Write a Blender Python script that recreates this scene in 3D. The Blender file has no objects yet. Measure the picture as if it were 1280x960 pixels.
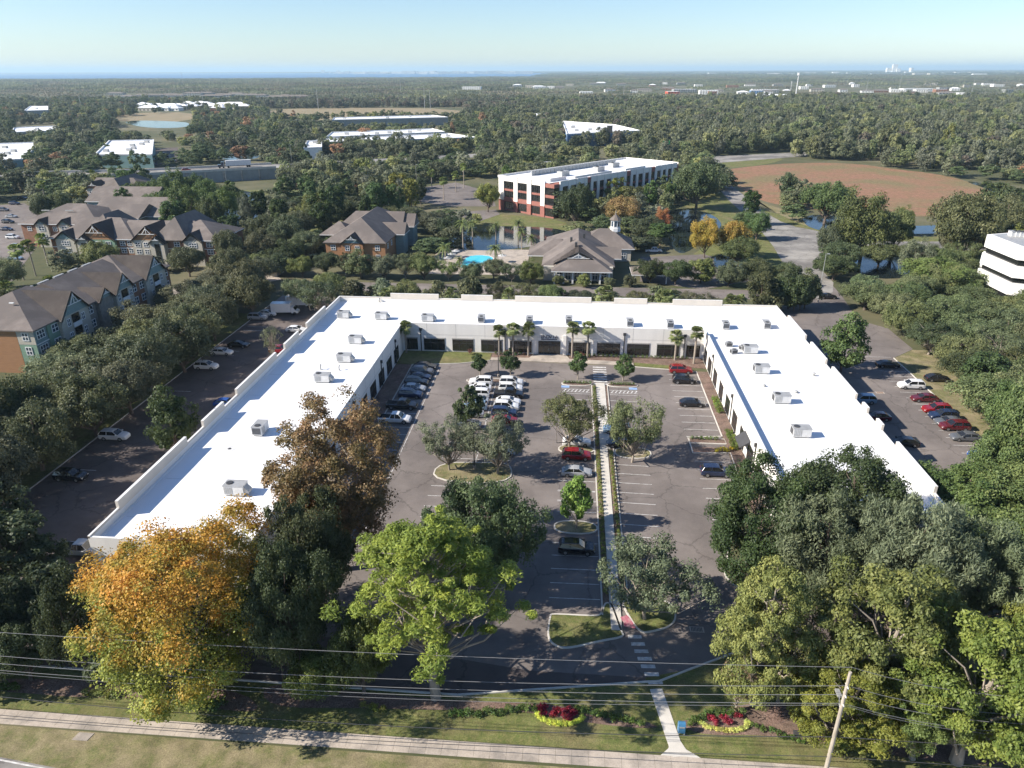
import bpy, math, random
import numpy as np
from math import radians as RAD, sin, cos, pi, tan, atan2, hypot

# ------------------------------------------------------------------ camera, sky, sun
F=890.; CH=57.5; PIT=RAD(23.8); YAW=RAD(4.82); ROLL=RAD(-0.18)
FW=(-sin(YAW)*cos(PIT),cos(YAW)*cos(PIT),-sin(PIT)); RT=(cos(YAW),sin(YAW),0.)
UP=(RT[1]*FW[2]-RT[2]*FW[1],RT[2]*FW[0]-RT[0]*FW[2],RT[0]*FW[1]-RT[1]*FW[0])
_c,_s=cos(ROLL),sin(ROLL)
RT,UP=tuple(_c*a+_s*b for a,b in zip(RT,UP)),tuple(-_s*a+_c*b for a,b in zip(RT,UP))
def ray(px,py):
    a=(px-640)/F; b=(480-py)/F
    return [FW[i]+a*RT[i]+b*UP[i] for i in range(3)]
def G(px,py,z=0.):
    d=ray(px,py); t=(z-CH)/d[2]; return (d[0]*t,d[1]*t)
def PY(px,py,Y):
    d=ray(px,py); t=Y/d[1]; return (d[0]*t,CH+d[2]*t)
def PJ(x,y,z):
    v=(x,y,z-CH); c=sum(v[i]*FW[i] for i in range(3))
    if c<1: return (-9999,-9999)
    return (640+F*sum(v[i]*RT[i] for i in range(3))/c,480-F*sum(v[i]*UP[i] for i in range(3))/c)

scn=bpy.context.scene
from mathutils import Matrix, Vector
cam=bpy.data.cameras.new('camera'); cam.sensor_width=36; cam.lens=36*F/1280; cam.clip_start=1; cam.clip_end=200000
camo=bpy.data.objects.new('camera',cam); scn.collection.objects.link(camo); scn.camera=camo
camo.matrix_world=Matrix(((RT[0],UP[0],-FW[0],0),(RT[1],UP[1],-FW[1],0),(RT[2],UP[2],-FW[2],CH),(0,0,0,1)))
SUN_EL=RAD(34); SUN_DIR=RAD(16)      # shadows fall towards (cos, sin)(SUN_DIR)
sx,sy=-cos(SUN_DIR),-sin(SUN_DIR)    # towards the sun, horizontally
w=bpy.data.worlds.new('World'); scn.world=w; w.use_nodes=True
nt=w.node_tree; bg=nt.nodes['Background']; sk=nt.nodes.new('ShaderNodeTexSky'); sk.sky_type='NISHITA'; sk.sun_disc=False
sk.sun_elevation=SUN_EL; sk.sun_rotation=atan2(sx,sy); sk.air_density=1.0; sk.dust_density=0.15; sk.ozone_density=1.5; sk.altitude=0
tn=nt.nodes.new('ShaderNodeMix'); tn.data_type='RGBA'; tn.blend_type='MULTIPLY'; tn.inputs[0].default_value=1; tn.inputs[7].default_value=(.85,.975,1.18,1)
nt.links.new(sk.outputs[0],tn.inputs[6]); nt.links.new(tn.outputs[2],bg.inputs[0]); bg.inputs[1].default_value=0.07
sl=bpy.data.lights.new('sun','SUN'); sl.energy=4.9; sl.angle=RAD(0.5); sl.color=(1.0,.925,.82)
so=bpy.data.objects.new('sun',sl); scn.collection.objects.link(so)
so.rotation_euler=Vector((sx*cos(SUN_EL),sy*cos(SUN_EL),sin(SUN_EL))).to_track_quat('Z','Y').to_euler(); so.location=(-100,-30,150)
scn.view_settings.view_transform='Standard'; scn.view_settings.look='None'; scn.view_settings.exposure=1.0; scn.view_settings.gamma=1
cy=scn.cycles; cy.max_bounces=5; cy.diffuse_bounces=2; cy.glossy_bounces=2; cy.transmission_bounces=2; cy.volume_bounces=0; cy.transparent_max_bounces=6
cy.use_adaptive_sampling=True; cy.adaptive_threshold=0.02; cy.use_denoising=True; cy.sample_clamp_indirect=4
cy.caustics_reflective=False; cy.caustics_refractive=False

# ------------------------------------------------------------------ materials
M={}
def _bsdf(m): return m.node_tree.nodes['Principled BSDF']
def pm(name,c1,c2=None,scale=.5,rough=.8,detail=6,bump=0,metal=0,spec=.3,c3=None,s3=.05,coord='pos',w3=.5,stretch=None,lo=.35,hi=.65,cracks=False,grain=0):
    m=bpy.data.materials.new(name); m.use_nodes=True; n=m.node_tree; b=_bsdf(m)
    b.inputs['Roughness'].default_value=rough; b.inputs['Metallic'].default_value=metal; b.inputs['Specular IOR Level'].default_value=spec
    c2=c2 or tuple(v*.8 for v in c1)
    if coord=='pos': g=n.nodes.new('ShaderNodeNewGeometry'); src=g.outputs['Position']
    else: g=n.nodes.new('ShaderNodeTexCoord'); src=g.outputs['Object']
    if stretch:
        mp=n.nodes.new('ShaderNodeMapping'); mp.inputs['Scale'].default_value=stretch; n.links.new(src,mp.inputs['Vector']); src2=mp.outputs[0]
    else: src2=src
    def noise(s,sr): 
        t=n.nodes.new('ShaderNodeTexNoise'); t.inputs['Scale'].default_value=s; t.inputs['Detail'].default_value=detail; t.inputs['Roughness'].default_value=.62
        n.links.new(sr,t.inputs['Vector']); return t
    t=noise(scale,src2)
    r=n.nodes.new('ShaderNodeMapRange'); r.inputs[1].default_value=lo; r.inputs[2].default_value=hi; n.links.new(t.outputs[0],r.inputs[0])
    mx=n.nodes.new('ShaderNodeMix'); mx.data_type='RGBA'; mx.inputs[6].default_value=(*c1,1); mx.inputs[7].default_value=(*c2,1); n.links.new(r.outputs[0],mx.inputs[0])
    out=mx.outputs[2]
    if c3:
        t3=noise(s3,src); r3=n.nodes.new('ShaderNodeMapRange'); r3.inputs[1].default_value=w3-.08; r3.inputs[2].default_value=w3+.08; n.links.new(t3.outputs[0],r3.inputs[0])
        m3=n.nodes.new('ShaderNodeMix'); m3.data_type='RGBA'; n.links.new(r3.outputs[0],m3.inputs[0]); n.links.new(out,m3.inputs[6]); m3.inputs[7].default_value=(*c3,1); out=m3.outputs[2]
    if cracks:
        t4=noise(.9,src); vo=n.nodes.new('ShaderNodeTexVoronoi'); vo.feature='DISTANCE_TO_EDGE'; vo.inputs['Scale'].default_value=.11
        wp=n.nodes.new('ShaderNodeMix'); wp.data_type='RGBA'; wp.blend_type='LINEAR_LIGHT'; wp.inputs[0].default_value=.9; n.links.new(src,wp.inputs[6]); n.links.new(t4.outputs[1],wp.inputs[7]); n.links.new(wp.outputs[2],vo.inputs['Vector'])
        r4=n.nodes.new('ShaderNodeMapRange'); r4.inputs[1].default_value=.006; r4.inputs[2].default_value=.014; r4.inputs[3].default_value=.72; r4.inputs[4].default_value=1; n.links.new(vo.outputs[0],r4.inputs[0])
        t5=noise(.045,src); r5=n.nodes.new('ShaderNodeMapRange'); r5.inputs[1].default_value=.35; r5.inputs[2].default_value=.68; r5.inputs[3].default_value=.84; r5.inputs[4].default_value=1.2; n.links.new(t5.outputs[0],r5.inputs[0])
        t6=noise(.5,src); r6=n.nodes.new('ShaderNodeMapRange'); r6.inputs[1].default_value=.62; r6.inputs[2].default_value=.72; r6.inputs[3].default_value=1; r6.inputs[4].default_value=.8; n.links.new(t6.outputs[0],r6.inputs[0])
        m4=n.nodes.new('ShaderNodeMath'); m4.operation='MULTIPLY'; n.links.new(r4.outputs[0],m4.inputs[0]); n.links.new(r5.outputs[0],m4.inputs[1]); m5=n.nodes.new('ShaderNodeMath'); m5.operation='MULTIPLY'; n.links.new(m4.outputs[0],m5.inputs[0]); n.links.new(r6.outputs[0],m5.inputs[1])
        vm=n.nodes.new('ShaderNodeVectorMath'); vm.operation='SCALE'; n.links.new(out,vm.inputs[0]); n.links.new(m5.outputs[0],vm.inputs['Scale']); out=vm.outputs[0]
    if grain:
        tg=noise(7.,src); rg=n.nodes.new('ShaderNodeMapRange'); rg.inputs[1].default_value=.32; rg.inputs[2].default_value=.68; rg.inputs[3].default_value=1-grain; rg.inputs[4].default_value=1+grain; n.links.new(tg.outputs[0],rg.inputs[0])
        th=noise(.55,src); rh=n.nodes.new('ShaderNodeMapRange'); rh.inputs[1].default_value=.35; rh.inputs[2].default_value=.65; rh.inputs[3].default_value=1-grain*.6; rh.inputs[4].default_value=1+grain*.6; n.links.new(th.outputs[0],rh.inputs[0])
        mg=n.nodes.new('ShaderNodeMath'); mg.operation='MULTIPLY'; n.links.new(rg.outputs[0],mg.inputs[0]); n.links.new(rh.outputs[0],mg.inputs[1]); vg=n.nodes.new('ShaderNodeVectorMath'); vg.operation='SCALE'; n.links.new(out,vg.inputs[0]); n.links.new(mg.outputs[0],vg.inputs['Scale']); out=vg.outputs[0]
    n.links.new(out,b.inputs['Base Color'])
    if bump:
        bp=n.nodes.new('ShaderNodeBump'); bp.inputs['Strength'].default_value=bump; bp.inputs['Distance'].default_value=.05; n.links.new(t.outputs[0],bp.inputs['Height']); n.links.new(bp.outputs[0],b.inputs['Normal'])
    M[name]=m; return m
pm('grass',(.085,.108,.028),(.15,.145,.055),1.8,1,c3=(.16,.135,.065),s3=.16,w3=.58,bump=.6,detail=10,grain=.38)
pm('dry_grass',(.18,.155,.08),(.105,.115,.04),1.4,1,c3=(.215,.18,.105),s3=.3,bump=.6,detail=10,grain=.35)
pm('forest_floor',(.06,.05,.028),(.045,.05,.018),.4,1,c3=(.05,.065,.018),s3=.02)
pm('asphalt',(.138,.119,.109),(.16,.139,.127),.35,.9,c3=(.19,.165,.15),s3=.07,w3=.54,cracks=True,grain=.08)
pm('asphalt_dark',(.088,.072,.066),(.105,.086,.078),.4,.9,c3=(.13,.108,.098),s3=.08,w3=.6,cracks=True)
pm('road_grey',(.25,.235,.215),(.29,.275,.25),.3,.9,c3=(.16,.15,.14),s3=.08,cracks=True)
pm('concrete',(.43,.37,.31),(.34,.295,.25),.8,.85,c3=(.25,.22,.19),s3=.3,w3=.57,grain=.12)
pm('concrete_light',(.55,.52,.47),(.46,.43,.38),.6,.85)
pm('mulch',(.12,.075,.058),(.20,.135,.11),3.5,1,bump=.6,c3=(.155,.11,.085),s3=.4,grain=.45)
pm('dirt_red',(.24,.13,.08),(.17,.11,.075),.5,1)
pm('paint_white',(.60,.59,.57),(.36,.35,.33),1.5,.7,lo=.4,hi=.62)
pm('paint_blue',(.25,.38,.60),(.20,.3,.48),2,.7)
pm('field_red',(.26,.135,.085),(.20,.12,.065),.25,1,c3=(.17,.135,.065),s3=.03,w3=.53,bump=.4,detail=9,grain=.35)
pm('field_tan',(.26,.20,.12),(.20,.17,.10),.05,1)
pm('roof_white',(.80,.80,.80),(.76,.765,.77),.25,.6,c3=(.70,.71,.72),s3=.06,w3=.66)
pm('wall_white',(.78,.75,.70),(.71,.68,.635),.4,.8,stretch=(1,1,.25))
pm('wall_joint',(.40,.385,.36),(.36,.35,.33),.4,.8)
pm('parapet_cream',(.62,.56,.48),(.56,.51,.44),.4,.8)
pm('metal_grey',(.42,.42,.41),(.34,.34,.33),1.2,.5,metal=.3)
pm('metal_dark',(.06,.06,.062),(.045,.045,.047),2,.5)
pm('metal_white',(.62,.62,.61),(.52,.52,.51),1.2,.5)
pm('glass',(.012,.013,.014),(.018,.018,.018),.3,.08,spec=.8)
pm('glass_blue',(.05,.08,.11),(.035,.05,.07),.3,.1,spec=.8)
pm('shingle',(.145,.122,.108),(.19,.162,.145),.5,.95,c3=(.125,.107,.097),s3=.12,bump=.2)
pm('shingle_light',(.17,.145,.125),(.13,.11,.095),.6,.95)
pm('brick_brown',(.27,.14,.085),(.21,.11,.07),1.5,.9)
pm('brick_red',(.31,.13,.105),(.25,.105,.085),1.2,.9)
pm('siding_orange',(.34,.18,.09),(.29,.155,.08),.8,.85,stretch=(1,1,6))
pm('siding_green',(.20,.30,.22),(.17,.26,.19),.8,.85,stretch=(1,1,6))
pm('siding_teal',(.22,.29,.29),(.18,.25,.25),.8,.85,stretch=(1,1,6))
pm('siding_cream',(.46,.43,.36),(.40,.37,.31),.8,.85,stretch=(1,1,6))
pm('stone_grey',(.25,.23,.20),(.18,.165,.15),1.5,.9)
pm('trim_white',(.72,.72,.71),(.64,.64,.63),.8,.6)
pm('wall_blue',(.16,.26,.42),(.13,.22,.37),.2,.7)
pm('wall_teal',(.20,.33,.34),(.16,.28,.30),.2,.7)
pm('wall_grey',(.30,.31,.30),(.24,.25,.24),.3,.85)
pm('wood_pole',(.42,.37,.31),(.30,.26,.21),3,.9,stretch=(1,1,.2))
pm('bark',(.16,.125,.10),(.09,.07,.055),3,.95,coord='obj',stretch=(1,1,.3))
pm('bark_pale',(.34,.29,.24),(.22,.19,.155),2,.95,coord='obj',stretch=(1,1,.3))
pm('wire',(.19,.19,.19),(.16,.16,.16),1,.5)
pm('tyre',(.015,.015,.015),(.02,.02,.02),5,.9)
pm('rim',(.35,.35,.36),(.3,.3,.3),5,.3,metal=.7)
pm('lamp_clear',(.7,.7,.68),(.6,.6,.6),5,.15)
pm('lamp_red',(.35,.015,.012),(.3,.01,.01),5,.25)
pm('pool_water',(.05,.48,.62),(.08,.58,.70),.3,.05,spec=.5)
pm('letter_dark',(.035,.045,.09),(.03,.04,.08),2,.5)
pm('letterbox_blue',(.05,.15,.26),(.05,.18,.33),3,.4)
pm('sign_green',(.02,.30,.12),(.02,.27,.11),2,.5)
pm('red_panel',(.5,.10,.05),(.45,.09,.05),2,.7)
pm('stain_red',(.35,.06,.11),(.42,.26,.26),2.5,.8)
pm('canvas_dark',(.06,.06,.065),(.05,.05,.052),2,.9)
pm('tank_white',(.75,.74,.70),(.68,.67,.63),.1,.6)
def water(name,c,bs,br,rough):
    m=bpy.data.materials.new(name); m.use_nodes=True; n=m.node_tree; b=_bsdf(m); b.inputs['Base Color'].default_value=(*c,1); b.inputs['Roughness'].default_value=rough; b.inputs['IOR'].default_value=1.33
    g=n.nodes.new('ShaderNodeNewGeometry'); t=n.nodes.new('ShaderNodeTexNoise'); t.inputs['Scale'].default_value=bs; n.links.new(g.outputs['Position'],t.inputs['Vector'])
    bp=n.nodes.new('ShaderNodeBump'); bp.inputs['Strength'].default_value=br; bp.inputs['Distance'].default_value=.1; n.links.new(t.outputs[0],bp.inputs['Height']); n.links.new(bp.outputs[0],b.inputs['Normal']); M[name]=m
water('pond_water',(.012,.018,.02),1.2,.12,.04); water('bay_water',(.05,.13,.26),.02,.3,.4)
def paint(name,c,rough=.25,metal=.0):
    m=pm(name,c,tuple(v*.92 for v in c),.8,rough,metal=metal,spec=.5); _bsdf(m).inputs['Coat Weight'].default_value=.6; _bsdf(m).inputs['Coat Roughness'].default_value=.08; return m
for k,c in dict(white=(.70,.70,.69),silver=(.36,.37,.38),grey=(.10,.105,.115),black=(.012,.012,.014),red=(.22,.010,.013),maroon=(.10,.010,.014),blue=(.02,.07,.28),navy=(.015,.025,.06),pale_blue=(.22,.32,.42),orange=(.65,.12,.02)).items(): paint('car_'+k,c)
def leafmat(name,c2=None,mode=None,fixed=None):
    m=bpy.data.materials.new(name); m.use_nodes=True; n=m.node_tree; n.nodes.remove(_bsdf(m)); out=n.nodes['Material Output']
    oi=n.nodes.new('ShaderNodeObjectInfo'); at=n.nodes.new('ShaderNodeAttribute'); at.attribute_name='lv'
    base=oi.outputs['Color']
    if fixed: rg_=n.nodes.new('ShaderNodeRGB'); rg_.outputs[0].default_value=(*fixed,1); base=rg_.outputs[0]
    if c2:
        tc=n.nodes.new('ShaderNodeTexCoord'); ns=n.nodes.new('ShaderNodeTexNoise'); ns.inputs['Scale'].default_value=.35; ns.inputs['Detail'].default_value=3
        n.links.new(tc.outputs['Object'],ns.inputs['Vector']); fac=ns.outputs[0]
        if mode=='low':
            sp=n.nodes.new('ShaderNodeSeparateXYZ'); n.links.new(tc.outputs['Object'],sp.inputs[0]); mr=n.nodes.new('ShaderNodeMapRange'); mr.inputs[1].default_value=15; mr.inputs[2].default_value=3; mr.inputs[3].default_value=-.10; mr.inputs[4].default_value=.30
            n.links.new(sp.outputs[2],mr.inputs[0]); ad=n.nodes.new('ShaderNodeMath'); n.links.new(mr.outputs[0],ad.inputs[0]); n.links.new(fac,ad.inputs[1]); fac=ad.outputs[0]
        r=n.nodes.new('ShaderNodeMapRange'); r.inputs[1].default_value=.42; r.inputs[2].default_value=.62; n.links.new(fac,r.inputs[0])
        mx=n.nodes.new('ShaderNodeMix'); mx.data_type='RGBA'; n.links.new(r.outputs[0],mx.inputs[0]); n.links.new(base,mx.inputs[6]); mx.inputs[7].default_value=(*c2,1); base=mx.outputs[2]
    hs=n.nodes.new('ShaderNodeHueSaturation'); n.links.new(base,hs.inputs['Color'])
    hr=n.nodes.new('ShaderNodeMapRange'); hr.inputs[3].default_value=.525; hr.inputs[4].default_value=.478; n.links.new(at.outputs['Fac'],hr.inputs[0]); n.links.new(hr.outputs[0],hs.inputs['Hue'])
    vr=n.nodes.new('ShaderNodeMapRange'); vr.inputs[3].default_value=.85; vr.inputs[4].default_value=2.25; n.links.new(at.outputs['Fac'],vr.inputs[0])
    rr=n.nodes.new('ShaderNodeMapRange'); rr.inputs[3].default_value=.72; rr.inputs[4].default_value=1.32; n.links.new(oi.outputs['Random'],rr.inputs[0])
    ml=n.nodes.new('ShaderNodeMath'); ml.operation='MULTIPLY'; n.links.new(vr.outputs[0],ml.inputs[0]); n.links.new(rr.outputs[0],ml.inputs[1]); n.links.new(ml.outputs[0],hs.inputs['Value'])
    p=n.nodes.new('ShaderNodeBsdfPrincipled'); p.inputs['Roughness'].default_value=.55; p.inputs['Specular IOR Level'].default_value=.25; n.links.new(hs.outputs[0],p.inputs['Base Color'])
    tr=n.nodes.new('ShaderNodeBsdfTranslucent'); h2=n.nodes.new('ShaderNodeHueSaturation'); h2.inputs['Value'].default_value=1.3; h2.inputs['Hue'].default_value=.485; n.links.new(hs.outputs[0],h2.inputs['Color']); n.links.new(h2.outputs[0],tr.inputs[0])
    ms=n.nodes.new('ShaderNodeMixShader'); ms.inputs[0].default_value=.28; n.links.new(p.outputs[0],ms.inputs[1]); n.links.new(tr.outputs[0],ms.inputs[2]); n.links.new(ms.outputs[0],out.inputs[0]); M[name]=m
leafmat('leaf'); leafmat('leaf_autumn',(.13,.15,.03),'low'); leafmat('leaf_turning',(.13,.10,.04))

# ------------------------------------------------------------------ helpers
COL=scn.collection
class MB:
    def __init__(s,xf=None): s.v=[]; s.f=[]; s.m=[]; s.mats=[]; s.xf=xf
    def mi(s,m):
        if m not in s.mats: s.mats.append(m)
        return s.mats.index(m)
    def add(s,vs,fs,m):
        o=len(s.v); s.v+=[tuple(v) for v in vs]; k=s.mi(m)
        for f in fs: s.f.append([i+o for i in f]); s.m.append(k)
        return s
    def box(s,x0,x1,y0,y1,z0,z1,m,top=None):
        s.add([(x0,y0,z0),(x1,y0,z0),(x1,y1,z0),(x0,y1,z0),(x0,y0,z1),(x1,y0,z1),(x1,y1,z1),(x0,y1,z1)],[(0,3,2,1),(0,1,5,4),(1,2,6,5),(2,3,7,6),(3,0,4,7)],m)
        o=len(s.v)-8; s.f.append([o+4,o+5,o+6,o+7]); s.m.append(s.mi(top or m)); return s
    def prism(s,pts,z0,z1,m,top=None,bottom=True):
        n=len(pts)
        if sum(pts[i][0]*pts[(i+1)%n][1]-pts[(i+1)%n][0]*pts[i][1] for i in range(n))<0: pts=pts[::-1]
        s.add([(*p,z0) for p in pts]+[(*p,z1) for p in pts],[(i,(i+1)%n,n+(i+1)%n,n+i) for i in range(n)]+([tuple(range(n))[::-1]] if bottom else []),m)
        o=len(s.v)-2*n; s.f.append([o+n+i for i in range(n)]); s.m.append(s.mi(top or m)); return s
    def sheet(s,pts,z,m):
        n=len(pts)
        if sum(pts[i][0]*pts[(i+1)%n][1]-pts[(i+1)%n][0]*pts[i][1] for i in range(n))<0: pts=pts[::-1]
        return s.add([(*p,z) for p in pts],[tuple(range(n))],m)
    def tube(s,p0,p1,r0,r1,m,n=8,caps=True):
        a=Vector(p0); b=Vector(p1); d=(b-a).normalized(); u=d.orthogonal().normalized(); w_=d.cross(u)
        vs=[a+(u*cos(2*pi*i/n)+w_*sin(2*pi*i/n))*r0 for i in range(n)]+[b+(u*cos(2*pi*i/n)+w_*sin(2*pi*i/n))*r1 for i in range(n)]
        fs=[(i,(i+1)%n,n+(i+1)%n,n+i) for i in range(n)]
        if caps: fs+=[tuple(range(n))[::-1],tuple(range(n,2*n))]
        return s.add(vs,fs,m)
    def path(s,pts,r,m,n=5):
        for i in range(len(pts)-1): s.tube(pts[i],pts[i+1],r,r,m,n,False)
        return s
    def ribbon(s,pts,wd,z0,z1,m,closed=False):
        P=[Vector(p) for p in pts]; n=len(P); L=[];R_=[]
        for i in range(n):
            a=P[i-1] if (i>0 or closed) else P[i]; b=P[(i+1)%n] if (i<n-1 or closed) else P[i]
            d=(b-a).normalized(); nn=Vector((-d.y,d.x))*wd/2; L.append(P[i]+nn); R_.append(P[i]-nn)
        for i in range(n if closed else n-1):
            j=(i+1)%n; q=[R_[i],R_[j],L[j],L[i]]
            if z1-z0<1e-6: s.add([(p.x,p.y,z0) for p in q],[(0,1,2,3)],m)
            else: s.add([(p.x,p.y,z0) for p in q]+[(p.x,p.y,z1) for p in q],[(4,5,6,7),(0,1,5,4),(2,3,7,6),(1,2,6,5),(3,0,4,7)],m)
        return s
    def build(s,name,parent=None,smooth=False,**kw):
        me=bpy.data.meshes.new(name); vs=s.v
        if s.xf:
            ox,oy,a=s.xf; c,q=cos(a),sin(a); vs=[(ox+x*c-y*q,oy+x*q+y*c,z) for x,y,z in vs]
        me.from_pydata(vs,[],s.f)
        for m in s.mats: me.materials.append(M[m])
        me.polygons.foreach_set('material_index',s.m)
        if smooth: me.shade_smooth()
        me.update(); o=bpy.data.objects.new(name,me); COL.objects.link(o)
        if parent: o.parent=parent
        for k,v in kw.items(): o[k]=v
        return o
def tag(o,label,cat,group=None):
    o['label']=label; o['category']=cat
    if group: o['group']=group
    return o
def thing(name,label,cat,loc=(0,0,0),rz=0,group=None):
    o=bpy.data.objects.new(name,None); COL.objects.link(o); o.location=loc; o.rotation_euler=(0,0,rz); o.empty_display_size=1; return tag(o,label,cat,group)
def struct(name,mb): return mb.build(name,kind='structure')
KIDS={}
def copytree(o,parent=None):
    c=o.copy(); COL.objects.link(c)
    if parent: c.parent=parent
    for k in [x for x in o.children]: copytree(k,c)
    return c
def pxpoly(pts,z=0): return [G(x,y,z) for x,y in pts]
def smoothpoly(pts,it=2):
    for _ in range(it):
        q=[]; n=len(pts)
        for i in range(n):
            a,b=pts[i],pts[(i+1)%n]; q.append((a[0]*.75+b[0]*.25,a[1]*.75+b[1]*.25)); q.append((a[0]*.25+b[0]*.75,a[1]*.25+b[1]*.75))
        pts=q
    return pts
def inpoly(x,y,p):
    r=False; j=len(p)-1
    for i in range(len(p)):
        if (p[i][1]>y)!=(p[j][1]>y) and x<(p[j][0]-p[i][0])*(y-p[i][1])/(p[j][1]-p[i][1])+p[i][0]: r=not r
        j=i
    return r
# ------------------------------------------------------------------ the setting: ground, water, paving
gm=bpy.data.materials.new('ground_mix'); M['ground_mix']=gm
gm=pm('ground_mix',(.085,.085,.04),(.06,.07,.03),.3,1,c3=(.16,.14,.085),s3=.012,w3=.55)
struct('ground',MB().sheet([(-70000,-300),(70000,-300),(70000,90000),(-70000,90000)],0,'ground_mix'))
XL,XR,YB,YI,YFL,YFR,XIL,XIR=-56.5,48.5,165.,146.6,66.,78.,-36.6,29.1
# far bay, far shore
bay=[G(-400,101.2,0),G(60,100.2,0),G(250,99.4,0),G(430,98.2,0),G(560,97.6,0),G(680,95.6,0),G(690,91.4,0),G(560,91.4,0),G(330,91.4,0),G(100,91.9,0),G(-400,92.9,0)]
struct('bay_water',MB().sheet([(p[0],p[1]) for p in bay],.4,'bay_water'))
for i,pp in enumerate(([(0,184),(36,186),(60,180),(100,178),(70,174),(10,178)],[(155,152),(230,153),(232,158),(214,161),(172,158),(150,156)],)): pass
def pond(pts,z=.06,sm=2): 
    struct('pond',MB().sheet(smoothpoly(pxpoly(pts),sm),z,'pond_water'))
pond([(148,150),(240,152),(235,160),(175,160)]); 
pond([(262,185),(300,182),(345,188),(320,200),(270,200)]); pond([(255,238),(330,238),(372,300),(310,312),(262,285)])
pond([(255,305),(400,300),(410,325),(360,345),(300,330)])
pond([(545,288),(620,282),(700,285),(720,296),(640,314),(555,312)],.06); pond([(830,262),(870,262),(895,270),(905,285),(880,300),(850,322),(835,300)])
pond([(890,318),(930,318),(945,335),(925,350),(895,340)]); pond([(1000,270),(1040,268),(1100,283),(1180,282),(1285,272),(1290,288),(1180,292),(1060,294),(1010,286)])
pond([(1060,318),(1110,318),(1160,324),(1150,345),(1100,350),(1065,340)]); pond([(1200,225),(1250,232),(1300,240),(1300,262),(1235,262),(1252,248),(1240,238)])
def land(name,pts,z,m,sm=1):
    p=pxpoly(pts); p=smoothpoly(p,sm) if sm else p; return struct(name,MB().sheet(p,z,m))
land('field',[(885,215),(965,204.5),(1060,203),(1130,213),(1170,217),(1215,228),(1250,245),(1248,262),(1180,272),(1060,268),(1000,260),(950,252),(905,228)],.03,'field_red',2)
land('field',[(330,137),(430,134),(580,136),(570,149),(420,151),(340,147)],.02,'field_tan'); land('field',[(105,147),(160,141),(245,140),(245,152),(150,152)],.02,'field_tan')
land('lawn',[(880,200),(930,195),(985,197),(960,206),(890,212),(870,208)],.02,'grass')
land('lawn',[(840,255),(905,235),(950,262),(1000,275),(1050,300),(1120,296),(1290,295),(1290,330),(1160,325),(1050,318),(1010,375),(985,385),(930,360),(880,350),(850,330),(905,290),(895,268)],.025,'grass')
land('lawn',[(905,223),(925,235),(960,262),(1010,284),(1040,292),(1000,268),(940,250),(908,228)],.034,'dry_grass',1)
land('lawn',[(598,268),(640,268),(705,275),(715,290),(640,287),(590,292)],.02,'grass'); land('lawn',[(225,190),(262,182),(330,178),(345,186),(280,200),(240,200)],.02,'grass')
land('lawn',[(268,240),(345,236),(345,262),(300,268),(270,262)],.02,'grass'); land('lawn',[(345,258),(420,262),(440,300),(380,312),(340,290)],.02,'grass')
land('lawn',[(440,215),(560,208),(620,205),(610,222),(520,228),(440,232)],.02,'grass')
# roads on the right behind
land('road',[(888,216),(903,221),(925,240),(950,262),(985,282),(1030,290),(1045,297),(1040,316),(1020,330),(1050,362),(1012,378),(985,340),(962,300),(930,268),(905,245),(895,228)],.045,'road_grey',1)
land('road',[(1045,300),(1120,302),(1290,302),(1290,312),(1120,314),(1042,310)],.049,'road_grey',0)
land('car_park',[(505,238),(570,228),(612,240),(620,258),(560,258),(510,250)],.045,'asphalt',0); land('car_park',[(560,266),(620,262),(625,268),(575,285),(560,280)],.05,'asphalt',0)
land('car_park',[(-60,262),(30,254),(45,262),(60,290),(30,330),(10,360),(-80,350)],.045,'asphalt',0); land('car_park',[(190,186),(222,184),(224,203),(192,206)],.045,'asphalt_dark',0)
land('car_park',[(800,322),(880,318),(920,330),(945,350),(880,362),(800,352)],.045,'asphalt',0)
land('road',[(690,212),(900,195),(1010,190),(1010,195),(880,205),(690,222)],.04,'road_grey',0)
# near setting
g=MB(); g.sheet([(-54,41.6),(-120,47.6),(-120,30),(80,10),(80,40.),(20,40.2)],.004,'dry_grass'); 
g2=MB().sheet([(-120,45.3),(-120,40),(-44,41.0),(0,37.6),(80,33),(80,44.8)],.008,'dry_grass'); g2.build('verge',kind='structure')
struct('lawn',MB().sheet([(-120,46.9),(80,47.1),(80,66),(-120,66)],.006,'grass'))
struct('road',MB().sheet([(-120,44.5),(-52,42.0),(-30,39.6),(0,36.2),(40,32),(80,28),(80,-60),(-120,-60)],.012,'road_grey'))
mk=MB(); mk.ribbon([(-120,44.2),(-52,41.75),(-30,39.3),(0,35.9),(80,27.7)],.15,.018,.018,'paint_white'); struct('road_marking',mk)
sw=MB(); x=-120
while x<80:
    sw.box(x,x+1.48,45.3,46.9,.0,.035,'concrete'); x+=1.5
struct('sidewalk',sw)
# mulch beds along the front
def bed(pts,z=.02,m='mulch'): struct('mulch_bed',MB().sheet(smoothpoly(pxpoly(pts),2),z,m))
bed([(-60,862),(30,866),(90,872),(180,872),(290,890),(330,888),(300,862),(150,850),(0,848),(-60,850)])
bed([(450,885),(560,888),(650,888),(740,905),(820,912),(822,905),(700,880),(580,876),(470,868),(330,850),(330,885)])
bed([(845,905),(880,920),(960,918),(1060,935),(1180,955),(1290,958),(1290,930),(1150,900),(1060,885),(960,878),(930,880),(900,890),(868,895)])
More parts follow.
